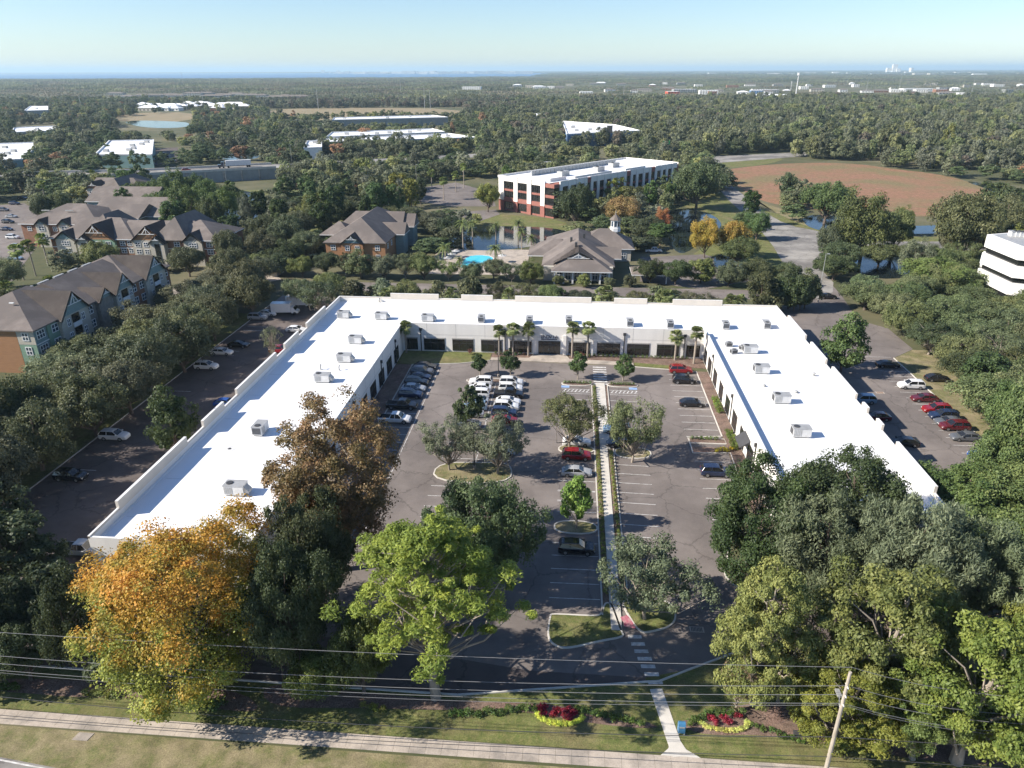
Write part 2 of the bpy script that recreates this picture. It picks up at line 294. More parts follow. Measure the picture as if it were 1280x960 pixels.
# car parks round the building
A='asphalt'
cp=MB(); z=.020
cp.sheet([(-33,76),(4.9,76),(4.9,141.2),(-9,142.0),(-16.7,142.0),(-23,139.8),(-27,139.2),(-33,138.5)],z,A)
cp.sheet([(8.0,76),(21.2,76),(26.7,98),(26.7,139),(22,139.6),(14,140.6),(8.7,141.4),(8.0,141.4)],z,A)
cp.sheet([(4.9,130.4),(8.0,130.4),(8.0,141.4),(4.9,141.2)],z,A)
cp.sheet([(-33,76),(-33,60),(-3,56),(9,56.0),(14,57.6),(18.5,60),(24,62),(22.5,70),(20.2,73),(21.2,76)],z,A)
struct('car_park',cp)
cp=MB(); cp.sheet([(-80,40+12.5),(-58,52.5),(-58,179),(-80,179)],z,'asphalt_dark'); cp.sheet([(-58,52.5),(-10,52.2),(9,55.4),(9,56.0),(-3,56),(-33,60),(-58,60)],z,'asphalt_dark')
struct('car_park',cp)
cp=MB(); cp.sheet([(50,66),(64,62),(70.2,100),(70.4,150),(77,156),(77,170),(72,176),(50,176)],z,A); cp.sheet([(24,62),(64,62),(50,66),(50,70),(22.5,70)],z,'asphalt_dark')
cp.sheet([(-80,179),(-80,186),(60,186),(64,198),(69,232),(78,232),(75,196),(72,176),(50,176),(50,178.5),(-58,179)],z,A)
struct('car_park',cp)
struct('road',MB().sheet([(-80,192),(58,192),(60,201),(-80,201)],.024,A))
struct('walk',MB().sheet(pxpoly([(180,362),(345,342),(352,350),(200,372)]),.03,'concrete'))
# walkway through the courtyard
wk=MB(); y=62.5
while y<130.2:
    c=6.4+(.25 if y>104 else 0); hw=.62 if y<104 else .85
    wk.box(c-hw,c+hw,y,y+1.48,0,.15,'concrete_light'); y+=1.5
pp=[(9.9,48.6),(9.7,52),(9.6,55.0)]; wk.ribbon([(11.3,46.9),(10.9,49),(9.95,54.6)],1.25,0,.05,'concrete_light'); wk.prism([(9.6,46.9),(13.2,46.9),(12,47.7),(11.6,48.6),(10.6,48.6),(10.4,47.7)],0,.054,'concrete_light')
wk.prism([(-16.7,142.05),(-9,142.05),(8.7,141.5),(14,140.8),(14,142.8),(8,143.6),(.4,144),(-.4,146.55),(-7.5,146.55),(-8.4,144),(-16.7,143.6)],0,.15,'concrete')
struct('walk',wk)
st=MB().sheet([(7.3,63.1),(8.6,62.9),(8.1,64.3),(7.7,65.0),(6.9,64.6),(7.2,63.8)],.158,'stain_red'); struct('stain',st)
mk=MB()                              # painted stripes
def line(x0,y0,x1,y1,w_=.11): mk.ribbon([(x0,y0),(x1,y1)],w_,.028,.028,'paint_white')
for k in range(4): line(-.9,99.3-2.72*k-2.6,4.7,99.3-2.72*k-2.6) 
for k in range(0,3): line(-.9,91.0-2.7*k,4.7,91.1-2.7*k)
for k in range(5): line(-1.3,78.3-2.72*k,4.7,78.4-2.72*k)
for k in range(8): line(8.1,99.5-2.72*k,13.3,99.3-2.72*k)
for k in range(6): line(8.3,126.2-2.72*k,13.6,126.1-2.72*k)
for k in range(6): line(-1.0,126.2-2.72*k,4.6,126.2-2.72*k)
for k in range(11): line(20.6,137.2-2.72*k,26.4,137.2-2.72*k)
for k in range(9): line(20.8,101.6-2.72*k,26.3,101.6-2.72*k)
for k in range(19): line(-32.8,137.-2.74*k,-27.2,137.-2.74*k)
line(-26.9,137,-26.9,74,.1)
for k in range(13): line(-19.8,129.6-2.74*k,-8.6,129.6-2.74*k)
line(-14.2,129.6,-14.2,98.5)
for k in range(9): line(-20,91.-2.74*k,-9,91.-2.74*k)
for k in range(19): line(64.6,150.5-2.68*k,70.1,150.5-2.68*k)
for k in range(30): line(-62.6,152-2.74*k,-57.6,152-2.74*k)
for k in (3,4,9,10,17,18,28,29,33): line(-78.6,168-2.74*k,-73.4,168-2.74*k)
for x0,x1 in ((-1.0,4.6),(8.3,13.8)):   # hatched accessible bays
    line(x0,128.3,x1,128.3); line(x0,127.0,x1,127.0)
    for k in range(7): line(x0+.35+k*.75,127.05,x0+.85+k*.75,128.25,.2)
for k in range(8): mk.ribbon([(5.35,131.2+k*1.25),(8.1,131.2+k*1.25)],.55,.028,.028,'paint_white')
for k in range(7): yy=61.8-k*1.05; xx=8.35+k*.27; mk.ribbon([(xx-.75,yy-.1),(xx+.75,yy)],.5,.028,.028,'paint_white')
for x in (-.3,13.0): mk.sheet([(x-.8,128.9),(x+.8,128.9),(x+.8,129.9),(x-.8,129.9)],.028,'paint_blue')
struct('road_marking',mk)
kb=MB(); K='concrete_light'
def kerb(pts,closed=False,w_=.18): kb.ribbon(pts,w_,0,.15,K,closed)
kerb([(-33,76),(-33,138.5),(-27,139.2),(-23,139.8),(-16.7,142.0)]); kerb([(14,140.7),(22,139.6),(26.7,139),(26.7,110.3)]); kerb([(20.9,109.7),(26.6,110.3)]); kerb([(20.9,104.1),(20.9,109.7)]); kerb([(20.9,104.1),(27,104.6),(26.8,98),(21.3,77),(20.9,75.4),(20.3,74),(20.4,72.6),(21.2,71.2),(22.6,70.4),(25,70)])
kerb([(-10,52.2),(9,55.4),(10.4,55.6),(14,57.6),(18.5,60),(24,62),(64,62)]); kerb([(-80,52.5),(-10,52.2)]); kb.ribbon([(-80,52.5),(-80,179)],.18,0,.13,'wall_joint'); kerb([(64,62),(70.3,100),(70.5,150)])
kerb([(4.9,64.8),(4.9,130.3)]); kerb([(8.0,67),(8.0,130.3)]); kerb([(-60,186.1),(58,186.1)])
struct('kerb',kb)
def island(pts,m,sm=2,name='island'):
    p=smoothpoly(pts,sm); b=MB(); b.ribbon(p,.2,0,.15,K,True); b.prism([(q[0],q[1]) for q in p],0,.13,K,top=m); struct(name,b)
island([(-20.2,97.8),(-20.2,92.2),(-8.2,92.2),(-8.2,98.2),(-12,98.4)],'dry_grass'); island([(-1.1,83.3),(-1.1,80.4),(4.7,80.4),(4.7,83.3)],'dry_grass'); island([(-1,131.8),(-1,129.9),(4.8,129.9),(4.8,131.8)],'mulch'); island([(8.1,131.8),(8.1,129.9),(14,129.9),(14,131.8)],'mulch')
island([(-1.0,105.2),(-1.0,102.6),(4.7,102.6),(4.7,105.2)],'dry_grass'); island([(8.2,105.2),(8.2,101.6),(14,101.6),(14,105.2)],'dry_grass'); island([(-20.2,132),(-20.2,129.9),(-8.4,129.9),(-8.4,132)],'mulch')
island([(-.9,64.6),(-1.1,64.3),(-1.3,61.4),(-.9,60.1),(.1,59.4),(1.4,59.5),(4.6,60.8),(7.2,61.6),(6.9,62.4),(6.1,66.6),(5.7,67),(5.2,66.8),(4.8,65),(4.2,64.6)],'grass'); island([(8.9,62.3),(10.4,62.7),(12.3,63.5),(13.2,64.8),(13.3,66.4),(12.8,67.6),(11.6,67.9),(8.2,67.9),(7.3,67.3),(7.5,66)],'grass')
island([(14.8+6,109.3),(20.9+6,109.3),(26.9,107.6),(20.9,107.6)],'mulch',0)
# strips beside the walkway, landscape beds against the walls
b=MB(); b.prism([(5.02,66.5),(5.7,66.5),(5.7,104),(5.02,104)],0,.12,'mulch'); b.prism([(7.15,67.5),(7.9,67.5),(7.9,104),(7.15,104)],0,.12,'mulch')
b.prism([(5.02,104.1),(5.7,104.1),(5.7,130.2),(5.02,130.2)],0,.12,'mulch'); b.prism([(7.6,104.1),(7.9,104.1),(7.9,130.2),(7.6,130.2)],0,.12,'mulch')
b.prism([(26.8,77),(29,77),(29,139),(26.8,139)],0,.11,'mulch'); b.prism([(20.5+.5,104.3),(26.7,104.8),(26.7,106.2),(21,106.2)],0,.114,'mulch')
b.prism([(-36.5,70),(-33.1,70),(-33.1,138.4),(-36.5,138.4)],0,.11,'mulch'); b.prism([(-16.7,143.7),(-8.4,144.05),(-7.7,146.5),(-16.7,146.5)],0,.11,'mulch'); b.prism([(.5,144.05),(8,143.7),(14,143),(29,140.8),(29,146.5),(.1,146.5)],0,.11,'mulch')
struct('mulch_bed',b)
b=MB(); b.prism([(-36.5,138.5),(-33,138.6),(-27,139.35),(-23,139.95),(-16.8,142.1),(-16.8,146.5),(-36.5,146.5)],0,.118,'grass'); b.prism([(14.2,141),(22,139.8),(25.6,139.5),(25.6,141.2),(14.2,143)],0,.122,'grass')
struct('lawn',b)
struct('lawn',MB().sheet([(70.6,100),(84,100),(84,155),(76.8,155.6),(70.6,150)],.02,'dry_grass')); struct('lawn',MB().sheet([(-92,60),(-80.2,60),(-80.2,170),(-92,170)],.02,'grass'))

# ------------------------------------------------------------------ the commercial building
def glazing(parent,name,axis,c,u0,u1,z0,z1,out,nm,frame='metal_dark',gl='glass',t=.07,transom=None):
    """framed window in the plane axis=c, from u0 to u1; out = +1/-1 outward direction; frame + pane child"""
    f=MB(); d0,d1=sorted((c,c+out*.09))
    def bx(a,b_,za,zb,e=0,mat=frame,mb=f):
        if axis=='y': mb.box(a,b_,d0-e,d1+e,za,zb,mat)
        else: mb.box(d0-e,d1+e,a,b_,za,zb,mat)
    bx(u0,u1,z0,z0+t); bx(u0,u1,z1-t,z1); bx(u0,u0+t,z0+t,z1-t); bx(u1-t,u1,z0+t,z1-t)
    for k in range(1,nm): u=u0+(u1-u0)*k/nm; bx(u-t/2,u+t/2,z0+t,z1-t)
    if transom: bx(u0+t,u1-t,transom-t/2,transom+t/2,.003)
    o=f.build(name,parent)
    p=MB(); e0,e1=sorted((c+out*.012,c+out*.045))
    if axis=='y': p.box(u0+t*.5,u1-t*.5,e0,e1,z0+t*.5,z1-t*.5,gl)
    else: p.box(e0,e1,u0+t*.5,u1-t*.5,z0+t*.5,z1-t*.5,gl)
    p.build('pane',o); return o
B=thing('commercial_building','low white U-shaped commercial building with flat white roof round a parking court','building',(0,0,0))
WT,RD=6.6,5.5
wl=MB(); W='wall_white'
outer=[(XL,YFL),(XL,YB),(XR,YB),(XR,YFR),(XIR,YFR),(XIR,YI),(XIL,YI),(XIL,YFL)]
def wallbox(x0,x1,y0,y1,z1): wl.box(x0,x1,y0,y1,0,z1,W,top='trim_white')
t=.28
wallbox(XL,XIL,YFL,YFL+t,WT); wallbox(XIR,XR,YFR,YFR+t,WT); wallbox(XIL-t,XIL,YFL+t,YI,WT); wallbox(XIR,XIR+t,YFR+t,YI,WT); wallbox(XIL-t,XIR+t,YI,YI+t,WT)
wallbox(XL,XL+t,YFL+t,YB-t,RD+.9); wallbox(XR-t,XR,YFR+t,YB-t,RD+.9); wallbox(XL,XR,YB-t,YB,RD+.9)
# recessed joints of the tilt-up panels, drawn as thin proud reveals
u=XIL+5.4
while u<XIR-2: wl.box(u-.03,u+.03,YI-.012,YI,.1,WT-.05,'wall_joint'); u+=6.45
u=YFL+6
while u<YI-2: wl.box(XIL,XIL+.012,u-.03,u+.03,.1,WT-.05,'wall_joint'); u+=6.3
u=YFR+5
while u<YI-2: wl.box(XIR-.012,XIR,u-.03,u+.03,.1,WT-.05,'wall_joint'); u+=6.3
wl.box(XIL,XIR,YI-.016,YI-.001,3.95,4.0,'wall_joint'); wl.box(XIL,XIL+.016,YFL+.4,YI-.3,3.95,4.0,'wall_joint'); wl.box(XIR-.016,XIR,YFR+.4,YI-.3,3.95,4.0,'wall_joint')
wl.build('wall',B)
rf=MB(); a=t
rf.box(XL+a,XIL-a,YFL+a,YI+a,RD-.3,RD,'roof_white'); rf.box(XIR+a,XR-a,YFR+a,YI+a,RD-.3,RD,'roof_white'); rf.box(XL+a,XR-a,YI+a+.0,YB-a,RD-.3,RD+.0,'roof_white')
# cant strips and membrane seams
for p0,p1 in (((XL+a+.15,YFL+1),(XL+a+.15,YB-1)),): rf.ribbon([p0,p1],.3,RD,RD+.12,'roof_white')
x=XL+6
for y in np.arange(YFL+6,YB-2,9.3): rf.box(XL+1,XIL-1,y,y+.07,RD+.0,RD+.012,'metal_white')
for y in np.arange(YFR+6,YI,9.3): rf.box(XIR+1,XR-1,y,y+.07,RD+.0,RD+.012,'metal_white')
rf.build('roof',B)
pr=MB()
def par(side,a0,a1,z1=7.6,hi=False):
    e=.06 if hi else 0
    C_='parapet_cream'
    if side=='L': pr.box(XL-e,XL+t+e,a0,a1,RD+.9,z1,C_,top='trim_white')
    if side=='R': pr.box(XR-t-e,XR+e,a0,a1,RD+.9,z1,C_,top='trim_white')
    if side=='B': pr.box(a0,a1,YB-t-e,YB+e,RD+.9,z1,C_,top='trim_white')
par('L',YFL,YB,6.75); par('B',XL+t,XR-t,6.75); par('R',YFR,YB,6.75)
for a0,a1 in ((72,89.4),(94.6,101.7),(106.6,124.1),(128.6,136.3),(141.3,153.7)): par('L',a0,a1,7.75,True)
for a0,a1 in ((-43.6,-31.7),(-26.2,-18.5),(-13.1,5.2),(10.6,18.4),(24.4,35.9)): par('B',a0,a1,7.75,True)
for a0,a1 in ((141.6,154.5),(128.4,137.8),(112.7,124.8),(107.4,109.6),(101.4,103.6),(83.7,96)): par('R',a0,a1,7.75,True)
pr.build('parapet',B)
for x0,x1 in ((-36.1,-33.4),(-32.,-27.3),(-25.6,-20.9),(-19.2,-14.6),(-12.8,-8.),(.1,4.8),(6.3,11.3),(12.8,17.6),(19.2,24.),(25.5,28.4)):
    glazing(B,'window','y',YI,x0,x1,.35,3.0,-1,3 if x1-x0>3 else 2,transom=2.1)
    MB().box(x0-.1,x1+.1,YI-.07,YI,3.03,3.3,'wall_joint').build('lintel',B)
dr=glazing(B,'entrance_door','y',YI,-6.5,-1.7,.15,3.2,-1,4,transom=2.35)
for x in (-4.25,-3.95): MB().tube((x,YI-.14,1.0),(x,YI-.14,1.6),.03,.03,'metal_grey',6).build('handle',dr)
for xx in (-7.3,-.8,): MB().box(xx-.35,xx+.35,YI-.34,YI-.005,.0,4.6,W).build('pilaster',B)
for y0 in np.arange(74.5,143,6.3): glazing(B,'window','x',XIL,y0,y0+3.9,.35,3.4,1,3,transom=2.3)
for i,y0 in enumerate((80.4,86.8,93.2,99.2,105.,111.2,117.5,123.8,130.1,136.4,141.8)): glazing(B,'window','x',XIR,y0,y0+(3.4 if i<10 else 3.2),.3,3.4,-1,3,transom=2.3)
cn=MB(); cn.add([(XIR-.02,101.6,3.3),(XIR-.02,105.4,3.3),(XIR-1.6,105.4,2.7),(XIR-1.6,101.6,2.7),(XIR-.02,101.6,3.9),(XIR-.02,105.4,3.9)],[(0,1,2,3),(4,3,2,5),(0,3,4),(1,5,2)],'canvas_dark'); cn.build('awning',B)
for x,y,ax in ((-32.6,YI-.1,0),(-13.9,YI-.1,0),(12.1,YI-.1,0),(25,YI-.1,0),(XIL+.1,108,1),(XIL+.1,127,1),(XIL+.1,138.8,1),(XIR-.1,98.1,1),(XIR-.1,116,1),(XIR-.1,135,1)):
    d=MB().box(x-.09,x+.09,y-.08,y+.08,.1,4.9,'metal_dark'); d.box(x-.3,x+.3,y-.16,y+.16,4.9,5.5,'metal_dark'); d.build('downspout',B)
def text(name,s,size,m,loc,rot,parent=None,ext=.04):
    cu=bpy.data.curves.new(name,'FONT'); cu.body=s; cu.size=size; cu.extrude=ext; cu.align_x='CENTER'; cu.materials.append(M[m]); o=bpy.data.objects.new(name,cu); COL.objects.link(o); o.location=loc; o.rotation_euler=rot
    if parent: o.parent=parent
    return o
sg=thing('sign','dark raised letters on the shaded wall above the glass entrance','sign',(-4.2,YI-.1,3.4))
for i_,ch_ in enumerate('ENOVIA'):
    lt_=text('letter_curve',ch_,1.02,'letter_dark',(0,0,0),(0,0,0)); me_=bpy.data.meshes.new_from_object(lt_); bpy.data.objects.remove(lt_); lo_=bpy.data.objects.new('letter',me_); COL.objects.link(lo_); lo_.parent=sg; lo_.location=(-1.55+i_*.63,0,.42); lo_.rotation_euler=(pi/2,0,0)
MB().box(-1.75,1.75,-.03,.03,.08,.26,'letter_dark').build('underline',sg)
# roof equipment
def hvac(loc,rz,label,s=1.,kind=0):
    o=thing('rooftop_unit',label,'air conditioner',loc,rz,'air conditioning units on the white roof')
    b=MB(); b.box(-1.25,1.25,-.75,.75,.25,1.45,'metal_white'); b.box(-1.3,1.3,-.8,.8,1.45,1.5,'metal_grey'); b.build('cabinet',o)
    b=MB(); b.box(-1.1,1.1,-.6,.6,0,.25,'metal_grey'); b.build('curb',o)
    b=MB(); b.tube((-.65,0,1.5),(-.65,0,1.58),.42,.42,'metal_dark',14); b.build('fan',o)
    b=MB(); 
    for k in range(6): b.box(-1.29,-1.25,-.62,.62,.42+k*.16,.52+k*.16,'metal_dark')
    for sgn in (-1,1):
        for k in range(5): b.box(-1.1+k*.22,-1.0+k*.22,*sorted((sgn*.75,sgn*.78)),.4,1.3,'metal_grey')
    b.build('louvre',o)
    if kind: b=MB(); b.add([(1.25,-.5,.5),(1.25,.5,.5),(1.25,.5,1.3),(1.25,-.5,1.3),(1.8,-.5,.4),(1.8,.5,.4),(1.8,.5,.7),(1.8,-.5,.7)],[(0,3,7,4),(3,2,6,7),(2,1,5,6),(4,7,6,5),(0,4,5,1)],'metal_grey'); b.build('intake_hood',o)
    o.scale=(s,s,s)
def hv(px,py,rz,label,s=1.,kind=0): x,y=G(px,py,RD); hvac((x,y,RD),rz,label,s,kind)
L9=['first','second','third','fourth','fifth','sixth','seventh','eighth','ninth']
for i,(px,py) in enumerate([(430,397),(477,399),(535,401.5),(602,402),(662,404),(711,404),(787,407),(837,409),(906,410),(957,409.5)]):
    hv(px,py,0 if i<3 else pi/2,'grey air unit on the back wing, '+(['nearest the left parapet corner','second from the left corner','third from the left, before the courtyard palms','above the light pole with the two small magnolias','behind the palm left of the entrance','behind the pair of palms right of the entrance','right of the palm pair','above the second pair of right palms','left of the last two at the right corner','last one at the right end'][i]),1.08 if i<3 else 1.,1 if i<3 else 0)
for i,(px,py) in enumerate([(445,429),(431,452),(404,477),(326,541),(296,617)]):
    hv(px,py,0 if i!=3 else pi/2,'boxy grey air unit on the left wing roof, '+['farthest of the row','second from the back','beside the small vent and pipes','half behind the brown tree','nearest the front, above the orange tree'][i],1.1,1 if i!=3 else 0)
for i,(px,py) in enumerate([(937,441),(951,466),(976,503),(1000,545)]):
    hv(px,py,0,'boxy grey air unit on the right wing roof, '+['beside the dark condensers','second from the back','third from the back','nearest the front, behind the oak crown'][i],1.1)
for i,(px,py) in enumerate([(911,433),(917,442),(928,437)]):
    x,y=G(px,py,RD); o=thing('condenser_unit','small dark condenser among pipes on the right wing roof, '+['farthest left','nearest the camera','rightmost of three'][i],'air conditioner',(x,y,RD),.3*i,'condensers on the right wing')
    MB().box(-.7,.7,-.45,.45,.12,.95,'metal_grey').build('cabinet',o); MB().tube((0,0,.95),(0,0,1.02),.38,.38,'metal_dark',12).build('fan',o); b=MB(); b.box(-.72,-.7,-.35,.35,.25,.85,'metal_dark'); b.box(-.5,.5,-.47,-.45,.25,.85,'metal_dark'); b.build('louvre',o)
def vent(px,py,label,h=.9,r=.14):
    x,y=G(px,py,RD); o=thing('roof_vent',label,'vent',(x,y,RD),0,'small vents on the white roof'); b=MB(); b.tube((0,0,0),(0,0,h),r,r,'metal_grey',8); b.build('pipe',o); MB().tube((0,0,h),(0,0,h+.18),r*2.1,r*1.2,'metal_grey',8).build('cap',o)
    MB().tube((0,0,0),(0,0,.05),r*3,r*2.6,'metal_white',10).build('flashing',o)
for a_ in ((401,462,'grey vent pipe left of the third air unit on the left wing'),(424,463,'grey vent pipe right of the third air unit on the left wing'),(474,378,'low grey vent near the rear parapet on the back wing'),(761,404,'thin vent right of the palm pair on the back wing',.7,.1),(1017,470,'low vent near the right wing outer parapet',.5,.2),(955,483,'small low vent on the middle of the right wing',.25,.16),(995,491,'flat grey vent right of the third right wing air unit',.25,.2),(1154,613,'short vent at the front of the right wing outer parapet',.4,.14)): vent(*a_)
x,y=G(287,561,RD); o=thing('roof_drain','round grey drain set flush in the left wing roof','drain',(x,y,RD)); MB().tube((0,0,.0),(0,0,.03),1.0,.95,'metal_white',20).build('collar',o); MB().tube((0,0,.03),(0,0,.09),.28,.2,'metal_dark',12).build('strainer',o)
# ------------------------------------------------------------------ trees
def qmesh(name,V,mat,lv=None,tri=False,smooth=False):
    """V: (n,4,3) array of quads"""
    n,k=V.shape[0],V.shape[1]; me=bpy.data.meshes.new(name); me.vertices.add(n*k); me.vertices.foreach_set('co',V.reshape(-1).astype(np.float32))
    me.loops.add(n*k); me.loops.foreach_set('vertex_index',np.arange(n*k,dtype=np.int32)); me.polygons.add(n)
    me.polygons.foreach_set('loop_start',np.arange(0,n*k,k,dtype=np.int32)); me.polygons.foreach_set('loop_total',np.full(n,k,dtype=np.int32))
    me.materials.append(M[mat]); me.update(calc_edges=True)
    if lv is not None:
        a=me.attributes.new('lv','FLOAT','FACE'); a.data.foreach_set('value',lv.astype(np.float32))
    return me
def unit(a): return a/np.maximum(np.linalg.norm(a,axis=-1,keepdims=True),1e-6)
def leaves(rg,C,Rd,per,size,aspect=1.,squash=.8,up=.5,lump=None,centre=None,out=.7,hang=0):
    """quads spread over the shells of clumps; C centres (n,3), Rd radii (n,)"""
    n=len(C); idx=np.repeat(np.arange(n),per); N=len(idx)
    d=unit(rg.normal(size=(N,3))+ (np.array([0,0,up]) if up else 0)+ (unit(C-centre)[idx]*out if centre is not None else 0))
    rad=Rd[idx]*(.30+.85*rg.random(N)**.75); P=C[idx]+d*rad[:,None]*np.array([1,1,squash])
    nrm=unit(d*.9+rg.normal(size=(N,3))*.55+np.array([0,0,.35])); t=unit(np.cross(nrm,rg.normal(size=(N,3))))
    if hang: t=unit(t+np.array([0,0,-hang])); 
    b=np.cross(nrm,t); s=size*(.6+.8*rg.random(N))[:,None]; u=t*s*aspect; w_=b*s/ (aspect**.5)
    j=.25*(rg.random((N,4))-.5)
    V=np.stack([P-u*(.5+j[:,:1]),P-w_*(.42+j[:,1:2]),P+u*(.5+j[:,2:3]),P+w_*(.42+j[:,3:4])],1)
    cl=rg.random(n)[idx]; lv=np.clip(.5*rg.random(N)+.5*cl,0,1)
    return V,lv
def limbs(rg,trunk,C,nl,r0,m,bend=.15,name='trunk',smax=1.0):
    """trunk: list of (x,y,z,r); nl limbs from the trunk to clump centres"""
    b=MB()
    for p,q in zip(trunk[:-1],trunk[1:]): b.tube(p[:3],q[:3],p[3],q[3],m,8,False)
    T=np.array([t[:3] for t in trunk]); zs=T[:,2]
    ids=rg.choice(len(C),min(nl,len(C)),replace=False)
    for i in ids:
        c=C[i]; hd=hypot(c[0],c[1]); zb=min(max(c[2]-hd*.8-1,zs[0]+(zs[-1]-zs[0])*.15),zs[-1]); k=np.interp(zb,zs,np.arange(len(zs))); j=int(min(k,len(zs)-2)); f=k-j
        a=T[j]*(1-f)+T[j+1]*f; ra=(trunk[j][3]*(1-f)+trunk[j+1][3]*f)*.5
        m1=a+(c-a)*.45+rg.normal(size=3)*bend*np.linalg.norm(c-a)+np.array([0,0,.25]); 
        b.tube(a,m1,min(ra,.3*r0/.35),ra*.55,m,5,False); b.tube(m1,c*.95+a*.05,ra*.55,.03,m,5,False)
    me=MBmesh(b,name); return me
def MBmesh(b,name):
    me=bpy.data.meshes.new(name); me.from_pydata([tuple(map(float,v)) for v in b.v],[],b.f)
    for x in b.mats: me.materials.append(M[x])
    me.polygons.foreach_set('material_index',b.m); me.update(); return me
TM={}   # kind -> list of (crown mesh, wood mesh, R0, H0)
def envelope(rg,n,R,H,zb,power=1.,inner=.45,zc=.5,lump=.18,top=1.,low=1.):
    d=unit(rg.normal(size=(n,3))); ph=rg.random(6)*6.28
    ln=1+lump*(np.sin(d[:,0]*3+ph[0])+np.sin(d[:,1]*3.4+ph[1])+np.sin(d[:,2]*4+ph[2])+np.sin(np.arctan2(d[:,1],d[:,0])*3+ph[3]))/2
    r=(inner+(1-inner)*rg.random(n)**.5)*ln; cz=zb+(H-zb)*zc
    z=np.where(d[:,2]>0,cz+d[:,2]*r*(H-cz)*top,cz+d[:,2]*r*(cz-zb)*low)
    return np.stack([d[:,0]*r*R,d[:,1]*r*R,z],1)
def mk(kind,seed,R,H,zb,nc,cr,per,size,aspect=1.,leaf='leaf',bark='bark',zc=.45,nl=30,tr=.32,inner=.45,lump=.18,squash=.8,up=.5,hang=0,forks=1,scale=None,C=None,crown_fn=None,trtop=.8):
    rg=np.random.default_rng(seed)
    if C is None: C=envelope(rg,nc,R-cr*.7,H-cr*.6,zb+cr*.5,zc=zc,inner=inner,lump=lump)
    if crown_fn: C=crown_fn(rg,C)
    nc=len(C); Rd=cr*(.5+.95*rg.random(nc)); V,lv=leaves(rg,C,Rd,per,size,aspect,squash,up,centre=np.array([0,0,zb+(H-zb)*zc]),hang=hang)
    cm=qmesh(kind+'_crown',V,leaf,lv)
    zt=zb+(H-zb)*trtop; tk=[(0,0,-.1,tr*1.25)]; x=y=0
    for k in range(1,6): x+=rg.normal()*R*.03; y+=rg.normal()*R*.03; tk.append((x,y,zt*k/5,tr*(1-.16*k)))
    wm=limbs(rg,tk,C,nl,tr,bark); TM.setdefault(kind,[]).append((cm,wm,R,H))
for s in range(4): mk('oak',10+s,6,9,2.2,95,1.3,260,.27,nl=26,tr=.3,lump=.22)
for s in range(3): mk('big_oak',20+s,9,13,3,200,1.4,330,.25,nl=50,tr=.5,lump=.25)
def pinefn(rg,C):
    out=[]
    for k in range(60):
        z=9.2+13.2*(k/59)**.9; f=(z-8.6)/14.; rr=(7.6*(1-f**2.3)+1.2)*(.7+.4*rg.random()) ; a=k*2.4+rg.normal()*.3
        if f<.22: rr*=.6+rg.random()*.3
        for j in range(4):
            q=.42+.2*j; out.append((cos(a+rg.normal()*.12)*rr*q,sin(a+rg.normal()*.12)*rr*q,z+(q*rr)*.16+rg.normal()*.35))
    return np.array(out)
mk('tall_pine',31,8,22.8,6,10,.85,230,.19,2.,bark='bark_pale',crown_fn=pinefn,zc=.5,nl=150,tr=.42,squash=.65,up=.5,trtop=.95)
mk('autumn_big',41,10.2,19,1.0,330,1.45,420,.20,leaf='leaf_autumn',bark='bark_pale',zc=.46,nl=90,tr=.55,inner=.3,lump=.16)
mk('autumn_thin',42,7.8,22,4,260,1.2,260,.23,leaf='leaf_turning',bark='bark_pale',zc=.5,nl=110,tr=.45,inner=.35,lump=.2)
for s in range(2): mk('magnolia',50+s,2.2,6,1.2,40,.62,130,.24,1.3,nl=14,tr=.12,zc=.38,bark='bark_pale')
for s in range(2): mk('round_magnolia',55+s,3.6,9,1,70,.95,150,.3,1.3,nl=10,tr=.2,zc=.4,inner=.55)
for s in range(3): mk('airy',60+s,5,7.5,2.6,80,.9,200,.17,1.2,bark='bark_pale',nl=55,tr=.17,zc=.35,lump=.25,inner=.35)
for s in range(2): mk('cypress',70+s,7,14,2,170,1.05,380,.21,1.4,nl=45,tr=.5,bark='bark_pale',zc=.5,inner=.35,squash=.55,lump=.22)
for s in range(2): mk('feathery',75+s,7,13,3,160,1.2,340,.20,2.,nl=40,tr=.4,zc=.5,hang=.8,squash=1.,lump=.24)
for s in range(3): mk('pine',80+s,4,14,4,70,1.1,90,.45,1.8,nl=12,tr=.22,zc=.5,squash=.7,inner=.3)
for s in range(3): mk('small',90+s,3,5,.8,45,.8,90,.34,nl=12,tr=.12,zc=.45)
mk('bare_twiggy',95,4,8.5,2,60,.8,40,.22,1.4,bark='bark_pale',nl=60,tr=.25,inner=.3)
for s in range(5): mk('wood',100+s,5,11,1.5,50,1.35,60,.66,nl=6,tr=.25,zc=.5,lump=.25)
for s in range(3): mk('woodpine',110+s,3.6,13,3,40,1.0,54,.55,1.4,nl=5,tr=.2,zc=.5)
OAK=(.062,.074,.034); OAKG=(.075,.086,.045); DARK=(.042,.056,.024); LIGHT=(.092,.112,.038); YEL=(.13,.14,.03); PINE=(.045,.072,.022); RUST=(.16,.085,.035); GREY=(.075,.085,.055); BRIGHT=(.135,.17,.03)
NT=[0]; TREES=[]; rnd=random.Random(4)
def tree(kind,x,y,R,H,col,label,group=None,name=None,cat='tree',v=None,z=0):
    L=TM[kind]; i=NT[0]%len(L) if v is None else v; NT[0]+=1; cm,wm,R0,H0=L[i]
    o=thing(name or 'tree',label,cat,(x,y,z),rnd.random()*6.28,group)
    c=bpy.data.objects.new('crown',cm); COL.objects.link(c); c.parent=o; c.color=(*col,1)
    t=bpy.data.objects.new('trunk',wm); COL.objects.link(t); t.parent=o
    o.scale=(R/R0,R/R0,H/H0); TREES.append((x,y,R,H)); return o
